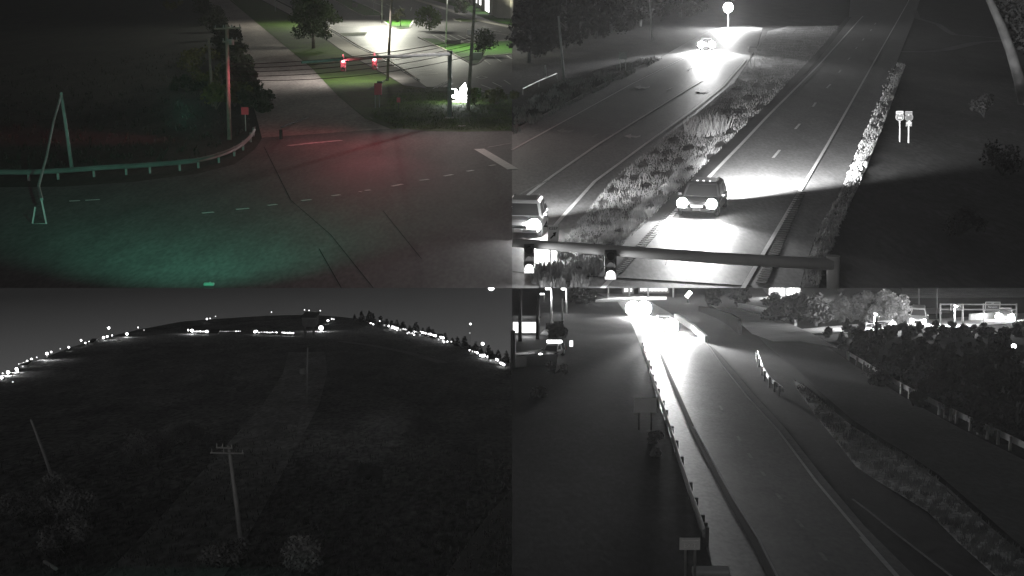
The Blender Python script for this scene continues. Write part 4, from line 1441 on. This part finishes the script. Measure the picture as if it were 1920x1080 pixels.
string((914, 668.5), (934, 675), 11, 4.8, 'added lamp in the last bright row at the far eastern end', 'row lamps, last bright row', .4)
string((937, 680), (946, 684), 4, 5, 'added lamp in the short bottom row at the far eastern end', 'row lamps, bottom row', .4)
string((28, 698), (34, 695), 3, 3, 'streaky lamp under the western end lamp', 'row lamps, western streak', .3)
string((34, 683), (50, 678), 7, 2.0, 'tiny lamp in the fine row of the western rim', 'row lamps, fine western row', .2)
for i, (x, y, wd, ht, l) in enumerate(((722, 612, 9, 4, 'flat pale building where the eastern road begins'), (736, 618, 12, 5, 'long pale building under the brightest eastern lamps'), (752, 622, 8, 6, 'squarish pale building after the brightest eastern lamps'), (768, 627, 10, 5, 'pale building in the patchy part of the eastern road'), (789, 630, 9, 4, 'low pale building by the dotted eastern lamps'),
                                     (806, 634, 12, 5, 'long pale building by the dotted eastern lamps'), (824, 640, 10, 6, 'pale building under the bright end row'), (886, 664, 9, 4, 'pale building before the last eastern row'), (922, 679, 14, 5, 'long pale building under the last eastern row'), (170, 647, 8, 4, 'pale building under the western group of three lamps'), (44, 690, 12, 5, 'pale building near the western end lamps'), (400, 628, 16, 3, 'long low building below the lit road on the crest'))):
    base = LL.pt(x, y)
    r = thing('distant_house', base, l, 'building', 'pale buildings under the rim lamps')
    b = MB()
    panel(b, x - wd / 2, y - ht, x + wd / 2, y + .5, base.y, 3)
    b.build('wall', mat('distant_house_wall', .55, var=.2), r)
    b = MB()
    panel(b, x - wd / 2 - .6, y - ht - 1.1, x + wd / 2 + .6, y - ht, base.y - .2, 3.6)
    b.build('roof', M_hill, r)
    if i % 2 == 0:
        b = MB()
        panel(b, x - wd * .25, y - ht * .75, x - wd * .05, y - ht * .3, base.y - 1.6, .2)
        b.build('window', glow('house_window_glass', 1.0, .9), r)
blades('meadow_grass', [(0, 860), (300, 800), (700, 800), (960, 860), (960, 1080), (0, 1080)], LL, 6000, .45, .07, mat('meadow_blades', .2, var=.4), .2)
# low trees along the eastern rim
for i in range(26):
    x = 668 + i * 11.2 + random.uniform(-3, 3)
    p = LL.pt(x, arc_y(x) + 4)
    hgt = random.uniform(1.6, 3.6) * (p.y / 420)
    v, f = leaf_cloud([tuple(p + Vector((0, 0, hgt * q))) for q in (.2, .45, .7, .9)], [hgt * .34, hgt * .28, hgt * .2, hgt * .1], 140, hgt * .12)
    o = thing('rim_tree', p, ORD[i] + ' small dark tree from the west in the jagged row on the eastern rim', 'tree', 'dark trees on the eastern rim')
    MB().tube([p - Vector((0, 0, .5)), p + Vector((0, 0, hgt * .8))], [hgt * .04, hgt * .01], 5).build('trunk', M_bg, o)
    link_mesh('crown', v, f, M_lgd, o)

# ================================================================== DISTRICT FOUR: the dual carriageway below the interchange
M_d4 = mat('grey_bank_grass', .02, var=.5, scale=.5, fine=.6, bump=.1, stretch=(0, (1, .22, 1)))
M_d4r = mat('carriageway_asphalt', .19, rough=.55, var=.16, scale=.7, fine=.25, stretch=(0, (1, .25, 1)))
M_d4m = mat('pale_median_and_haze', .7, var=.35, scale=.4, fine=.45, bump=.3)
M_d4k = mat('dark_carriageway_asphalt', .1, rough=.65, var=.16, scale=.5, fine=.25, stretch=(0, (1, .25, 1)))
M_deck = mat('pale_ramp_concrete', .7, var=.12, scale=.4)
sheet('bank', [(960.01, 536), (2150, 536), (2400, 1140), (960.01, 1140)], LR, 0, M_d4)
c1 = sheet('carriageway', [(1120, 550), (1158, 566), (1182, 600), (1204, 655), (1216, 690), (1228, 735), (1250, 800), (1282, 900), (1318, 1010), (1352, 1110), (1745, 1110), (1620, 985), (1540, 890), (1470, 800), (1410, 735), (1350, 665), (1322, 640), (1290, 612), (1255, 586), (1220, 566), (1205, 552)], LR, .03, M_d4r)
line('edge_line', [(1290, 608), (1330, 650), (1352, 682), (1400, 742), (1460, 808), (1530, 902), (1600, 985), (1700, 1100)], .13, LR, .055, M_pg, c1)
line('dark_road_line', [(1238, 660), (1262, 720), (1300, 808), (1370, 938), (1415, 1015), (1462, 1110)], .3, LR, .055, mat('dark_stripe', .03), c1)  # dark stripe along the carriageway
line('pale_streak', [(1300, 800), (1373, 932), (1422, 1010), (1472, 1110)], .08, LR, .06, M_deck, c1)  # pale streak beside the dark stripe
for a, b in (((1349, 760), (1354, 768)), ((1383, 818), (1388, 826)), ((1403, 850), (1409, 858)), ((1428, 884), (1434, 892)), ((1456, 925), (1465, 936)), ((1492, 973), (1505, 988)), ((1538, 1036), (1550, 1052))):
    line('lane_dash', [a, b], .13, LR, .055, M_pgw, c1)
line('edge_line', [(1598, 935), (1626, 956), (1680, 1000), (1790, 1085)], .1, LR, .055, M_pgw, c1)
line('edge_line', [(1614, 1006), (1682, 1082)], .12, LR, .056, M_pg, c1)
MD = [(1488, 712), (1512, 726), (1545, 755), (1600, 800), (1650, 830), (1690, 855), (1740, 885), (1800, 945), (1850, 985), (1925, 1050), (1990, 1110), (1900, 1110), (1800, 1020), (1740, 960), (1700, 935), (1650, 905), (1605, 875), (1570, 830), (1530, 780), (1495, 730)]
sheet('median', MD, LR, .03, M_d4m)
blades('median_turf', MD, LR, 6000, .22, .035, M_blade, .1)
c2 = sheet('far_carriageway', [(1392, 600), (1440, 650), (1490, 690), (1530, 728), (1600, 788), (1650, 820), (1700, 850), (1760, 890), (1830, 950), (1990, 1090), (2300, 1100), (2300, 1010), (1990, 900), (1920, 862), (1800, 803), (1700, 748), (1595, 680), (1540, 642), (1500, 622), (1440, 600)], LR, .035, M_d4k)
line('edge_line', [(1700, 862), (1775, 915), (1850, 985), (1920, 1045)], .14, LR, .055, M_pgw, c2)
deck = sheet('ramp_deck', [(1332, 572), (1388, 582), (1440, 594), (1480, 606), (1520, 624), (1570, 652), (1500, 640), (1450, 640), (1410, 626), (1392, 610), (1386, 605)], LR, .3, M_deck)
# ramp parapets
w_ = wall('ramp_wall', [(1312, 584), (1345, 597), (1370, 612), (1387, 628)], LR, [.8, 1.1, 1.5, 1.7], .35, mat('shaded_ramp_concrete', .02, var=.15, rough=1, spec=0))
tag(w_, 'dark tapering retaining wall under the pale ramp deck', 'wall')
w_ = wall('ramp_parapet', [(1385, 577), (1410, 584), (1440, 592), (1470, 602), (1492, 612)], LR, [.7, .9, 1.0, .9, .8], .3, M_deck)
tag(w_, 'pale concrete parapet along the far side of the ramp deck', 'wall')
w_ = wall('lit_barrier', [(1266, 600), (1280, 608), (1300, 622), (1324, 643)], LR, [.8, .85, .8, .7], .3, mat('white_barrier', .6, var=.1))
tag(w_, 'brightly lit white barrier at the right of the oncoming glare', 'barrier')
w_ = wall('low_barrier', [(961, 690), (985, 689), (1020, 685.5), (1041, 683)], LR, [.95, .95, .9, .85], .3, mat('pale_barrier', .5, var=.1))
tag(w_, 'long pale barrier in front of the small pale car', 'barrier')
guardrail('guardrail', 'dim guardrail just above the pale barrier by the small car', [(961, 676), (1000, 672), (1030, 668)], LR, 3, M_galv, M_galvd, group='grey guardrails')
guardrail('guardrail', 'bright wavy guardrail at the near side of the lit carriageway', [(1202, 655), (1208, 676), (1218, 700), (1222, 722), (1233, 752), (1245, 785), (1258, 828), (1276, 892), (1298, 962), (1314, 1008), (1320, 1030)], LR, 18, M_galv, M_galvd, face=1, group='grey guardrails')
guardrail('guardrail', 'long guardrail along the outer edge of the far carriageway', [(1590, 674), (1640, 706), (1700, 744), (1760, 776), (1800, 797), (1860, 826), (1960, 876)], LR, 22, mat('pale_rail', .75, rough=.9, spec=0), M_galvd, face=-1, group='grey guardrails')
guardrail('guardrail', 'short thin guardrail in the median between the carriageways', [(1420, 672), (1426, 690), (1434, 712), (1446, 728), (1468, 746)], LR, 8, M_galv, M_galvd, face=-1, group='grey guardrails')

# signs of the near carriageway
board_sign('road_sign', 'wide blank grey sign back on dark posts beside the bright guardrail', 1189, 747, 1231, 774, 806, (1198, 1221), mat('sign_back_metal', .85, var=.1), LR, legm=M_black)
rt, c, w, h, bb = board_sign('road_sign', 'small wide EXIT sign on two posts near the bright guardrail end', 1274, 1009, 1313, 1031, 1096, (1285, 1303), mat('dim_sign_face', .6, var=.1), LR, legm=M_galvd)
text('EXIT', h * .5, c + Vector((0, -.04, -.1 * h)), mat('pale_letters', .9), rt)
MB().box(c + Vector((0, -.04, h * .34)), (w * .8, .02, h * .06)).build('stripe', mat('pale_letters', .9), rt)
o = MB().box(LR.pt(1333, 1080) + Vector((0, 0, .12)), (1.1, .5, .24)).build('kerb_stone', M_deck, bevel=.05)
tag(o, 'pale concrete block lying past the guardrail end', 'block')

# cars in the glare
n4 = LR.n
BUL2 = glow('glaring_headlight_glass', 1.0, 230)
f4 = (LR.pt(1262, 720) - LR.pt(1244, 620)).normalized()
GD = 'cars coming down the lit carriageway'
car('oncoming_car', 'nearer oncoming car lost in its own white glare', LR.pt(1246, 622), f4, n4, M_pm, 4.8, 2.0, 1.8, beam=125000, bulb=BUL2, group=GD, lens_r=.75, aimdown=.03, cone=27, aimx=-.1, soft=.9)
f5 = (LR.pt(1214, 660) - LR.pt(1197, 590)).normalized()
f5 = (f5 + (CAM - LR.pt(1197, 588)).normalized()).normalized()
car('oncoming_car', 'farther oncoming car as one starry ball of light', LR.pt(1197, 592), f5, n4, M_pm, 4.8, 2.0, 1.8, beam=2500, bulb=BUL2, group=GD, lens_r=.95, aimdown=-.01, cone=40, lensup=1.0)
# cross road at the top with bright lit surface
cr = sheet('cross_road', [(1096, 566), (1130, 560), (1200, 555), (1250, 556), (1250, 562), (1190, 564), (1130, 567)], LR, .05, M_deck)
for x, l in ((1180, 'left lamp over the cross road'), (1215, 'middle lamp over the cross road'), (1262, 'right lamp over the cross road'), (1140, 'far left lamp over the cross road')):
    b = LR.pt(x, 558)
    r = thing('street_lamp', b, l + ', on a tall pole', 'street lamp', 'street lamps over the cross road')
    t = b + Vector((0, 0, 7.5))
    MB().tube([b, t, t + Vector((0, -1.2, .2))], [.16, .1, .06], 6).build('pole', M_galv, r)
    MB().box(t + Vector((0, -1.4, .15)), (.5, .8, .2)).build('lamp_head', glow('street_lamp_glass', 1.0, 12), r, bevel=.03)
    lamp('POINT', 'street_light', t + Vector((0, -1.4, -.3)), 1800, radius=.3, parent=r)
# lit shop fronts at the very top
for x0, y0, x1, y1, yb, l in ((1170, 541, 1186, 547, 551, 'small lit shop front left above the cross road'), (1200, 540.5, 1252, 546, 550, 'wide lit shop front above the cross road'), (1444, 540, 1470, 549, 556, 'lit shed front left behind the dark ramp trees'), (1480, 540, 1498, 550, 557, 'lit shed front right behind the dark ramp trees')):
    base = LR.pt((x0 + x1) / 2, yb)
    r = thing('shop', base, l, 'building', 'lit fronts at the top of the carriageway')
    b = MB()
    panel(b, x0 - 3, y0 - 6, x1 + 3, yb, base.y + 4.2, 8)
    b.build('wall', mat('shop_wall', .2), r)
    nn = max(2, int((x1 - x0) / 6))
    for i in range(nn):
        b = MB()
        xa = x0 + (x1 - x0) * i / nn
        panel(b, xa + .4, y0, xa + (x1 - x0) / nn - .8, y1, base.y + .12, .1)
        b.build('window', glow('shop_window_glass', 1.0, 1.6), r)
    if x0 > 1440:
        lamp('POINT', 'front_fill', at((x0 + x1) / 2, y1, base.y - 6), 9000, radius=1, parent=r)  # point light added to brighten the ramp deck
r = thing('lit_lamp_sign', LR.pt(1290, 568), 'small bright slanting sign lamp right of the shop fronts', 'lamp')
MB().tube([LR.pt(1290, 568), at(1290, 552, LR.pt(1290, 568).y)], .12, 6).build('pole', M_galvd, r)
MB().box(at(1291, 552, LR.pt(1290, 568).y), (.6, .3, 1.1), Matrix.Rotation(.7, 3, 'Y')).build('lamp_glass', glow('street_lamp_glass', 1.0, 12), r, bevel=.05)

# left: petrol forecourt-like lit hall, light poles and lorry
base = LR.pt(985, 628)
r = thing('lit_hall', base, 'low dark hall with one broad blazing window front', 'building')
b = MB()
panel(b, 961, 596, 1012, 628, base.y + 5.2, 10)
b.build('wall', M_lgd, r)
for i, (xa, xb) in enumerate(((962, 973), (976.5, 996), (997, 1006))):
    b = MB()
    panel(b, xa, 604.5, xb, 624, base.y + .12, .12)
    b.build('window', glow('hall_window_glass', 1.0, 2.2), r)
b = MB()
panel(b, 961, 592, 1014, 597, base.y + 4.5, 12)
b.build('roof', M_black, r)
lamp('POINT', 'front_fill', at(985, 616, base.y - 2.5), 400, radius=1, parent=r)
slope = sheet('concrete_ramp', [(1012, 627), (1036, 603), (1044, 604), (1034, 622), (1026, 629)], LR, .4, M_deck)
GL = 'light poles around the lit hall'
for x, yb, yt, lit, m, l in ((961.8, 695, 620, 0, M_black, 'black pole at the end of the pale barrier'), (975, 640, 542, 0, M_black, 'black pole in front of the hall window'), (1008, 636, 555, 0, M_black, 'black pole at the right end of the hall'),
                             (1034, 612, 541, 1, M_galv, 'tall pale light pole above the concrete ramp'), (1054.5, 600, 560, 0, M_galvd, 'dull pole between the two pale light poles'), (1062, 588, 541.5, 1, M_galv, 'pale lit pole farthest along from the hall'),
                             (995, 576, 561, 1, M_galvd, 'small lamp post upper left of the hall'), (1005, 570, 556, 1, M_galvd, 'second small lamp post above the hall'), (1021, 566, 551, 1, M_galvd, 'third small lamp post nearest the tall pale pole')):
    r, b, t = pole('light_pole', l, x, yb, x, yt, .14 if m is not M_black else .2, .1 if m is not M_black else .18, m, GL, 'light pole', LR)
    if lit:
        MB().box(t + Vector((-.4, -.2, .02)), (.6, .35, .16)).build('lamp_head', glow('street_lamp_glass', 1.0, 12), r, bevel=.05)
        if yt < 545:
            lamp('POINT', 'pole_light', t + Vector((-.5, -.6, -.5)), 700, radius=.3, parent=r)
# little car behind the barrier
pv = LR.pt(1036, 671)
car('small_car', 'small pale car with lit headlights and a shining roof strip behind the barrier', pv, Vector((-.35, -.9, 0)), zup, M_pm, 3.4, 1.35, 1.25, beam=500, bulb=glow('car_lamp_glass', 1.0, 25), lens_r=.17, lensup=.8, suv=True)
MB().box(pv + Vector((.15, .3, 1.36)), (1.3, .35, .16)).build('roof_light', glow('roof_light_glass', 1.0, 8), thing('light_bar', pv + Vector((.15, .3, 1.28)), 'glowing strip of light on the roof of the small pale car', 'light bar'), bevel=.03)
o = MB().box(LR.pt(1071, 650) + Vector((0, 0, .3)), (.34, .15, .6)).build('lit_notice', glow('notice_glass', 1.0, 1.5), bevel=.04)
tag(o, 'small lit notice box standing right of the small pale car', 'sign')

# vegetation
GB = 'dark trees beyond the outer guardrail'
def rail_y(x):
    q = [(1440, 608), (1500, 626), (1590, 672), (1700, 742), (1800, 795), (1960, 874)]
    for (x0, y0), (x1, y1) in zip(q, q[1:]):
        if x0 <= x <= x1:
            return y0 + (y1 - y0) * (x - x0) / (x1 - x0)


def crest_y(x):
    q = [(1440, 612), (1490, 616), (1530, 618), (1570, 604), (1600, 606), (1625, 622), (1655, 634), (1690, 618), (1715, 612), (1740, 640), (1780, 646), (1820, 638), (1845, 616), (1870, 640), (1895, 660), (1925, 600)]
    for (x0, y0), (x1, y1) in zip(q, q[1:]):
        if x0 <= x <= x1:
            return y0 + (y1 - y0) * (x - x0) / (x1 - x0)


for row, (lab, f) in enumerate((('dark tree from the ramp end in the back row of the belt', .62), ('dark tree from the ramp end in the middle row of the belt', .3), ('dark tree from the ramp end in the front row behind the long guardrail', .06))):
    for i in range((16, 17, 15)[row]):
        x = 1478 + row * 22 + i * 27.5 + random.uniform(-5, 5)
        if x > 1925:
            continue
        cy, ry = crest_y(min(x, 1924)), rail_y(x)
        yb = ry - 7 - (ry - cy) * f
        top = cy + random.choice((-8, -2, 3, 8, 14)) + (2 - (2 - row)) * (ry - cy) * .16
        if yb - top < 14:
            continue
        p = LR.pt(x, yb)
        hgt = (yb - top) * p.y / FPX
        tree('dark_tree', ORD[i] + ' ' + lab, p, hgt * 1.08, min(hgt * .42, 2.6), M_lgd, M_bg, 1300, .2, .1, .05, clumps=16, shape='cone' if (i * 7 + row) % 3 == 1 else 'round', group=GB)
for x, yb, ph, l in ((1650, 735, 30, 'low dark bush against the middle of the outer guardrail'), (1720, 775, 36, 'dark bush behind the long guardrail, half way'), (1790, 800, 40, 'dark bush near the lower part of the long guardrail'), (1860, 830, 50, 'dark bush at the lower end of the long guardrail'), (1905, 835, 50, 'dark bush in the last bend of the long guardrail'),
                     (1760, 760, 60, 'dense dark bush in the middle of the tree belt'), (1830, 790, 60, 'dense dark bush low in the tree belt')):
    p = LR.pt(x, yb - 12)
    shrub('dark_bush', l, p, ph * p.y / FPX * 1.5, ph * p.y / FPX, M_lgd, M_bg, 1300, .14, group='dark bushes behind the long guardrail')
GP2 = 'pale trees lit by the highway'
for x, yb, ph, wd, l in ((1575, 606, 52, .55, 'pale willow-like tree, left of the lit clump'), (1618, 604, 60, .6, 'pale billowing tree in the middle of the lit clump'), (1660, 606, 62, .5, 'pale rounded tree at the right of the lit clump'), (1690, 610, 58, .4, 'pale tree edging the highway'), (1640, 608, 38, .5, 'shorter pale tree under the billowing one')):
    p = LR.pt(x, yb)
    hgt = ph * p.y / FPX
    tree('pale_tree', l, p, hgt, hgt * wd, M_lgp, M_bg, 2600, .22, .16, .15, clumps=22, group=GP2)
for x, yb, ph, wd, l in ((1450, 606, 60, .5, 'grey tree right behind the ramp parapet'), (1490, 610, 66, .5, 'grey tree between the ramp and the pale clump'), (1530, 612, 62, .5, 'grey tree with a bare lit branch'), (1340, 575, 36, .7, 'grey tree behind the dark retaining wall'), (1390, 575, 40, .6, 'grey tree above the ramp deck'),
                         (1070, 566, 30, .7, 'grey tree by the farthest pale pole'), (1100, 570, 34, .7, 'grey tree left of the cross road'), (1045, 634, 30, .8, 'dark round tree above the small pale car')):
    p = LR.pt(x, yb)
    hgt = ph * p.y / FPX
    tree('grey_tree', l, p, hgt, hgt * wd, M_lg, M_bg, 1500, .24, .16, .12, clumps=16, group='grey trees round the ramp')
for i in range(22):
    x = 1600 + i * 15 + random.uniform(-4, 4)
    p = LR.pt(x, 632 + random.uniform(-6, 12))
    tree('verge_tree', ORD[i] + ' from the ramp side: grey young tree between the belt and the highway', p, random.uniform(.9, 1.7), random.uniform(.6, 1.1), M_lg if i % 3 else M_lgp, M_bg, 700, .18, .07, .05, clumps=10, group='young trees below the highway')
for x, y, w, h, l in ((1226, 832, .7, .6, 'pale weed clump beside the bright guardrail'), (1231, 856, .4, .35, 'smaller pale weed clump below the other one'), (1040, 702, 2.6, 1.0, 'pale bush in front of the pale barrier'), (1010, 745, 1.6, .8, 'dim bush on the bank left of the grey sign back'), (1655, 720, 3, 2, 'grey bush just past the start of the outer guardrail'), (1720, 738, 2.6, 2, 'grey bush beyond the outer guardrail'), (1800, 786, 2.2, 1.6, 'grey bush low beyond the outer guardrail')):
    shrub('grey_bush', l, LR.pt(x, y), w, h, M_lgp if x < 1300 else M_lg, M_bg, 500, .12, group='bushes on the bank')

# highway in the upper right
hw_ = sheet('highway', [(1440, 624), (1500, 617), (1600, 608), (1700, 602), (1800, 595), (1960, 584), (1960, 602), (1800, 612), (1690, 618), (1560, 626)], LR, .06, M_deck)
sheet('haze_sheet', [(1690, 538), (1960, 538), (1960, 557), (1690, 559)], LR, .05, M_d4m)  # pale ground sheet, its colour standing in for grey haze
guardrail('guardrail', 'long bright highway guardrail behind the tree belt', [(1625, 615), (1680, 610), (1740, 604)], LR, 8, M_galv, M_galvd, group='grey guardrails')
w_ = wall('highway_barrier', [(1818, 602), (1850, 599.5), (1880, 597), (1905, 595)], LR, [.9, .9, .9, .9], .3, mat('white_barrier', .6, var=.1))
tag(w_, 'white lit barrier beside the blazing highway lamp', 'barrier')
w_ = wall('highway_wall', [(1725, 590), (1765, 588), (1780, 587)], LR, [.8, .8, .8], .3, mat('white_barrier', .6, var=.1))
tag(w_, 'short white wall behind the highway van', 'wall')
pv = LR.pt(1721, 606)
car('highway_van', 'pale van on the highway with both headlights lit', pv, (CAM - pv) * Vector((1, 1, 0)), zup, mat('pale_car_paint', .3, rough=.3, var=.05, spec=.6), 4.9, 2.0, 1.9, beam=0, bulb=BULB, cat='van', lens_r=.22)
pv = LR.pt(1884, 600)
car('highway_car', 'car on the highway behind one blazing white glare', pv, (CAM - pv) * Vector((1, 1, 0)), zup, M_pm, 4.6, 2.0, 1.6, beam=0, bulb=BUL2, lens_r=.42, lensup=.95)
for x0, y0, x1, y1, yb, lab, rows in ((1782, 570, 1806, 581, 605, 'smaller overhead highway sign with three white marks', (('E 95 N', .42, .18), ('EXIT ONLY', .2, -.3))), (1847, 566, 1875, 583, 603, 'larger overhead highway sign crowded with white words', (('95', .3, .3), ('Newport', .26, -.05), ('Wilmington', .2, -.33)))):
    base = LR.pt((x0 + x1) / 2, yb)
    r = thing('overhead_sign', base, lab, 'sign', 'overhead signs on the gantry')
    b = MB()
    c, w, h = panel(b, x0, y0, x1, y1, base.y - .5, .1)
    b.build('sign_board', mat('gantry_sign_face', .08), r)
    fr = MB()
    for dx, dz, sx, sz in ((0, .5, 1.04, .03), (0, -.5, 1.04, .03), (.5, 0, .02, 1.0), (-.5, 0, .02, 1.0)):
        fr.box(c + Vector((dx * w, -.06, dz * h)), (sx * w, .05, sz * h))
    fr.build('border', mat('pale_letters', .9), r)['kind'] = 'stuff'
    for s_, k, dz in rows:
        text(s_, h * k, c + Vector((0, -.07, dz * h)), mat('bright_letters', .75), r)
gb = LR.pt(1826, 604)
r = thing('sign_gantry', gb, 'slender grey gantry frame carrying the overhead signs', 'gantry')
for y in (570.5, 580):
    MB().tube([at(1763, y, gb.y + .3), at(1906, y + .5, gb.y + .3)], .09, 6).build('beam', M_galv, r)
for x in (1763, 1805, 1844, 1906):
    MB().tube([LR.pt(x, 604) * 1.0 if False else at(x, 604, gb.y + .3), at(x, 569, gb.y + .3)], .1, 6).build('post', M_galv, r)
for x, yb, yt, l in ((1723, 600, 535, 'tall thin grey pole behind the highway van'), (1757, 598, 535, 'tall thin grey pole left of the gantry'), (1804.5, 606, 582, 'short bright post under the smaller overhead sign'), (1571, 545, 530, 'faint thin pole above the pale tree clump')):
    pole('thin_pole', l, x, yb, x, yt, .12, .09, M_galvd, 'thin poles along the highway', 'pole', LR)
for x, yb, yt, l in ((1643.5, 632, 597, 'telegraph post with a crossarm in front of the highway'), (1855, 665, 622, 'telegraph post with a crossarm low in the tree belt')):
    r, b, t = pole('telegraph_post', l, x, yb, x, yt, .13, .1, M_lgd, 'telegraph posts in the tree belt', 'pole', LR)
    MB().tube([t + Vector((-.9, -.15, -.4)), t + Vector((.9, -.15, -.4))], .06, 5).build('crossarm', M_lgd, r)
b = LR.pt(1674, 616)
r = thing('warning_sign', b, 'white diamond sign shining beside the highway', 'sign')
c = at(1674, 608.5, b.y)
s_ = .55
MB().add([c + Vector(v) for v in ((-s_, 0, 0), (0, 0, -s_), (s_, 0, 0), (0, 0, s_), (-s_, .05, 0), (0, .05, -s_), (s_, .05, 0), (0, .05, s_))], [(0, 1, 2, 3), (7, 6, 5, 4), (0, 4, 5, 1), (1, 5, 6, 2), (2, 6, 7, 3), (3, 7, 4, 0)]).build('sign_face', M_signw, r)
MB().tube([b, c], .05, 6).build('post', M_galv, r)
b = LR.pt(1650, 612)
# lamp posts added to light the pale trees and the highway
for x, y, yt, e, l in ((1640, 612, 575, 6000, 'added highway lamp post in front of the pale tree clump'), (1790, 606, 560, 5200, 'added highway lamp post left of the smaller overhead sign')):
    r, b, t = pole('added_highway_lamp', l, x, y + 6, x, yt + 12, .1, .07, M_galvd, 'added lamp posts of the highway', 'street lamp', LR)
    MB().box(t + Vector((0, -.4, 0)), (.3, .7, .12)).build('lamp_head', glow('dim_lamp_glass', 1.0, 2), r)
    lamp('POINT', 'added_highway_light', t + Vector((0, -.8, -.3)), e, radius=.3, parent=r)
b = LR.pt(1900, 675)
r = thing('yard_lamp', b, 'small white glow low among the last dark trees', 'lamp')
MB().tube([b, at(1901, 652, b.y)], .06, 6).build('pole', M_galvd, r)
MB().ball(at(1901, 649, b.y - .3), .2, 10, 8).build('lamp_globe', glow('yard_lamp_glass', 1.0, 8), r)
lamp('POINT', 'yard_light', at(1901, 648, b.y - 1.2), 250, radius=.3, parent=r)
# dark wooded ridge closing the view
vs, fs = [], []
for i in range(41):
    x = 965 + i * 26
    p = LR.pt(x, 540)
    for z in (-6, 16 + 3 * math.sin(i * .9) + 2 * math.sin(i * 2.3)):
        vs.append((p.x * 1.06, p.y * 1.06, p.z + z))
for i in range(40):
    fs.append((2 * i, 2 * i + 2, 2 * i + 3, 2 * i + 1))
o = link_mesh('far_hill', vs, fs, mat('ridge_grey', .16, var=.3, scale=.2))
o['kind'] = 'structure'

# ================================================================== the night haze over everything
def haze_box():
    b = MB()
    x0, x1, y0, y1, z0, z1 = -560, 560, -12, 1500, -150, 24
    b.box(((x0 + x1) / 2, (y0 + y1) / 2, (z0 + z1) / 2), (x1 - x0, y1 - y0, z1 - z0))
    m = bpy.data.materials.new('night_haze')
    m.use_nodes = True
    nt = m.node_tree
    nt.nodes.clear()
    out = nt.nodes.new('ShaderNodeOutputMaterial')
    v = nt.nodes.new('ShaderNodeVolumePrincipled')
    v.inputs['Color'].default_value = (.85, .85, .85, 1)
    v.inputs['Density'].default_value = HAZE
    v.inputs['Anisotropy'].default_value = .5
    nt.links.new(v.outputs[0], out.inputs['Volume'])
    o = b.build('haze', m)
    o['kind'] = 'stuff'


if HAZE > 0:
    haze_box()
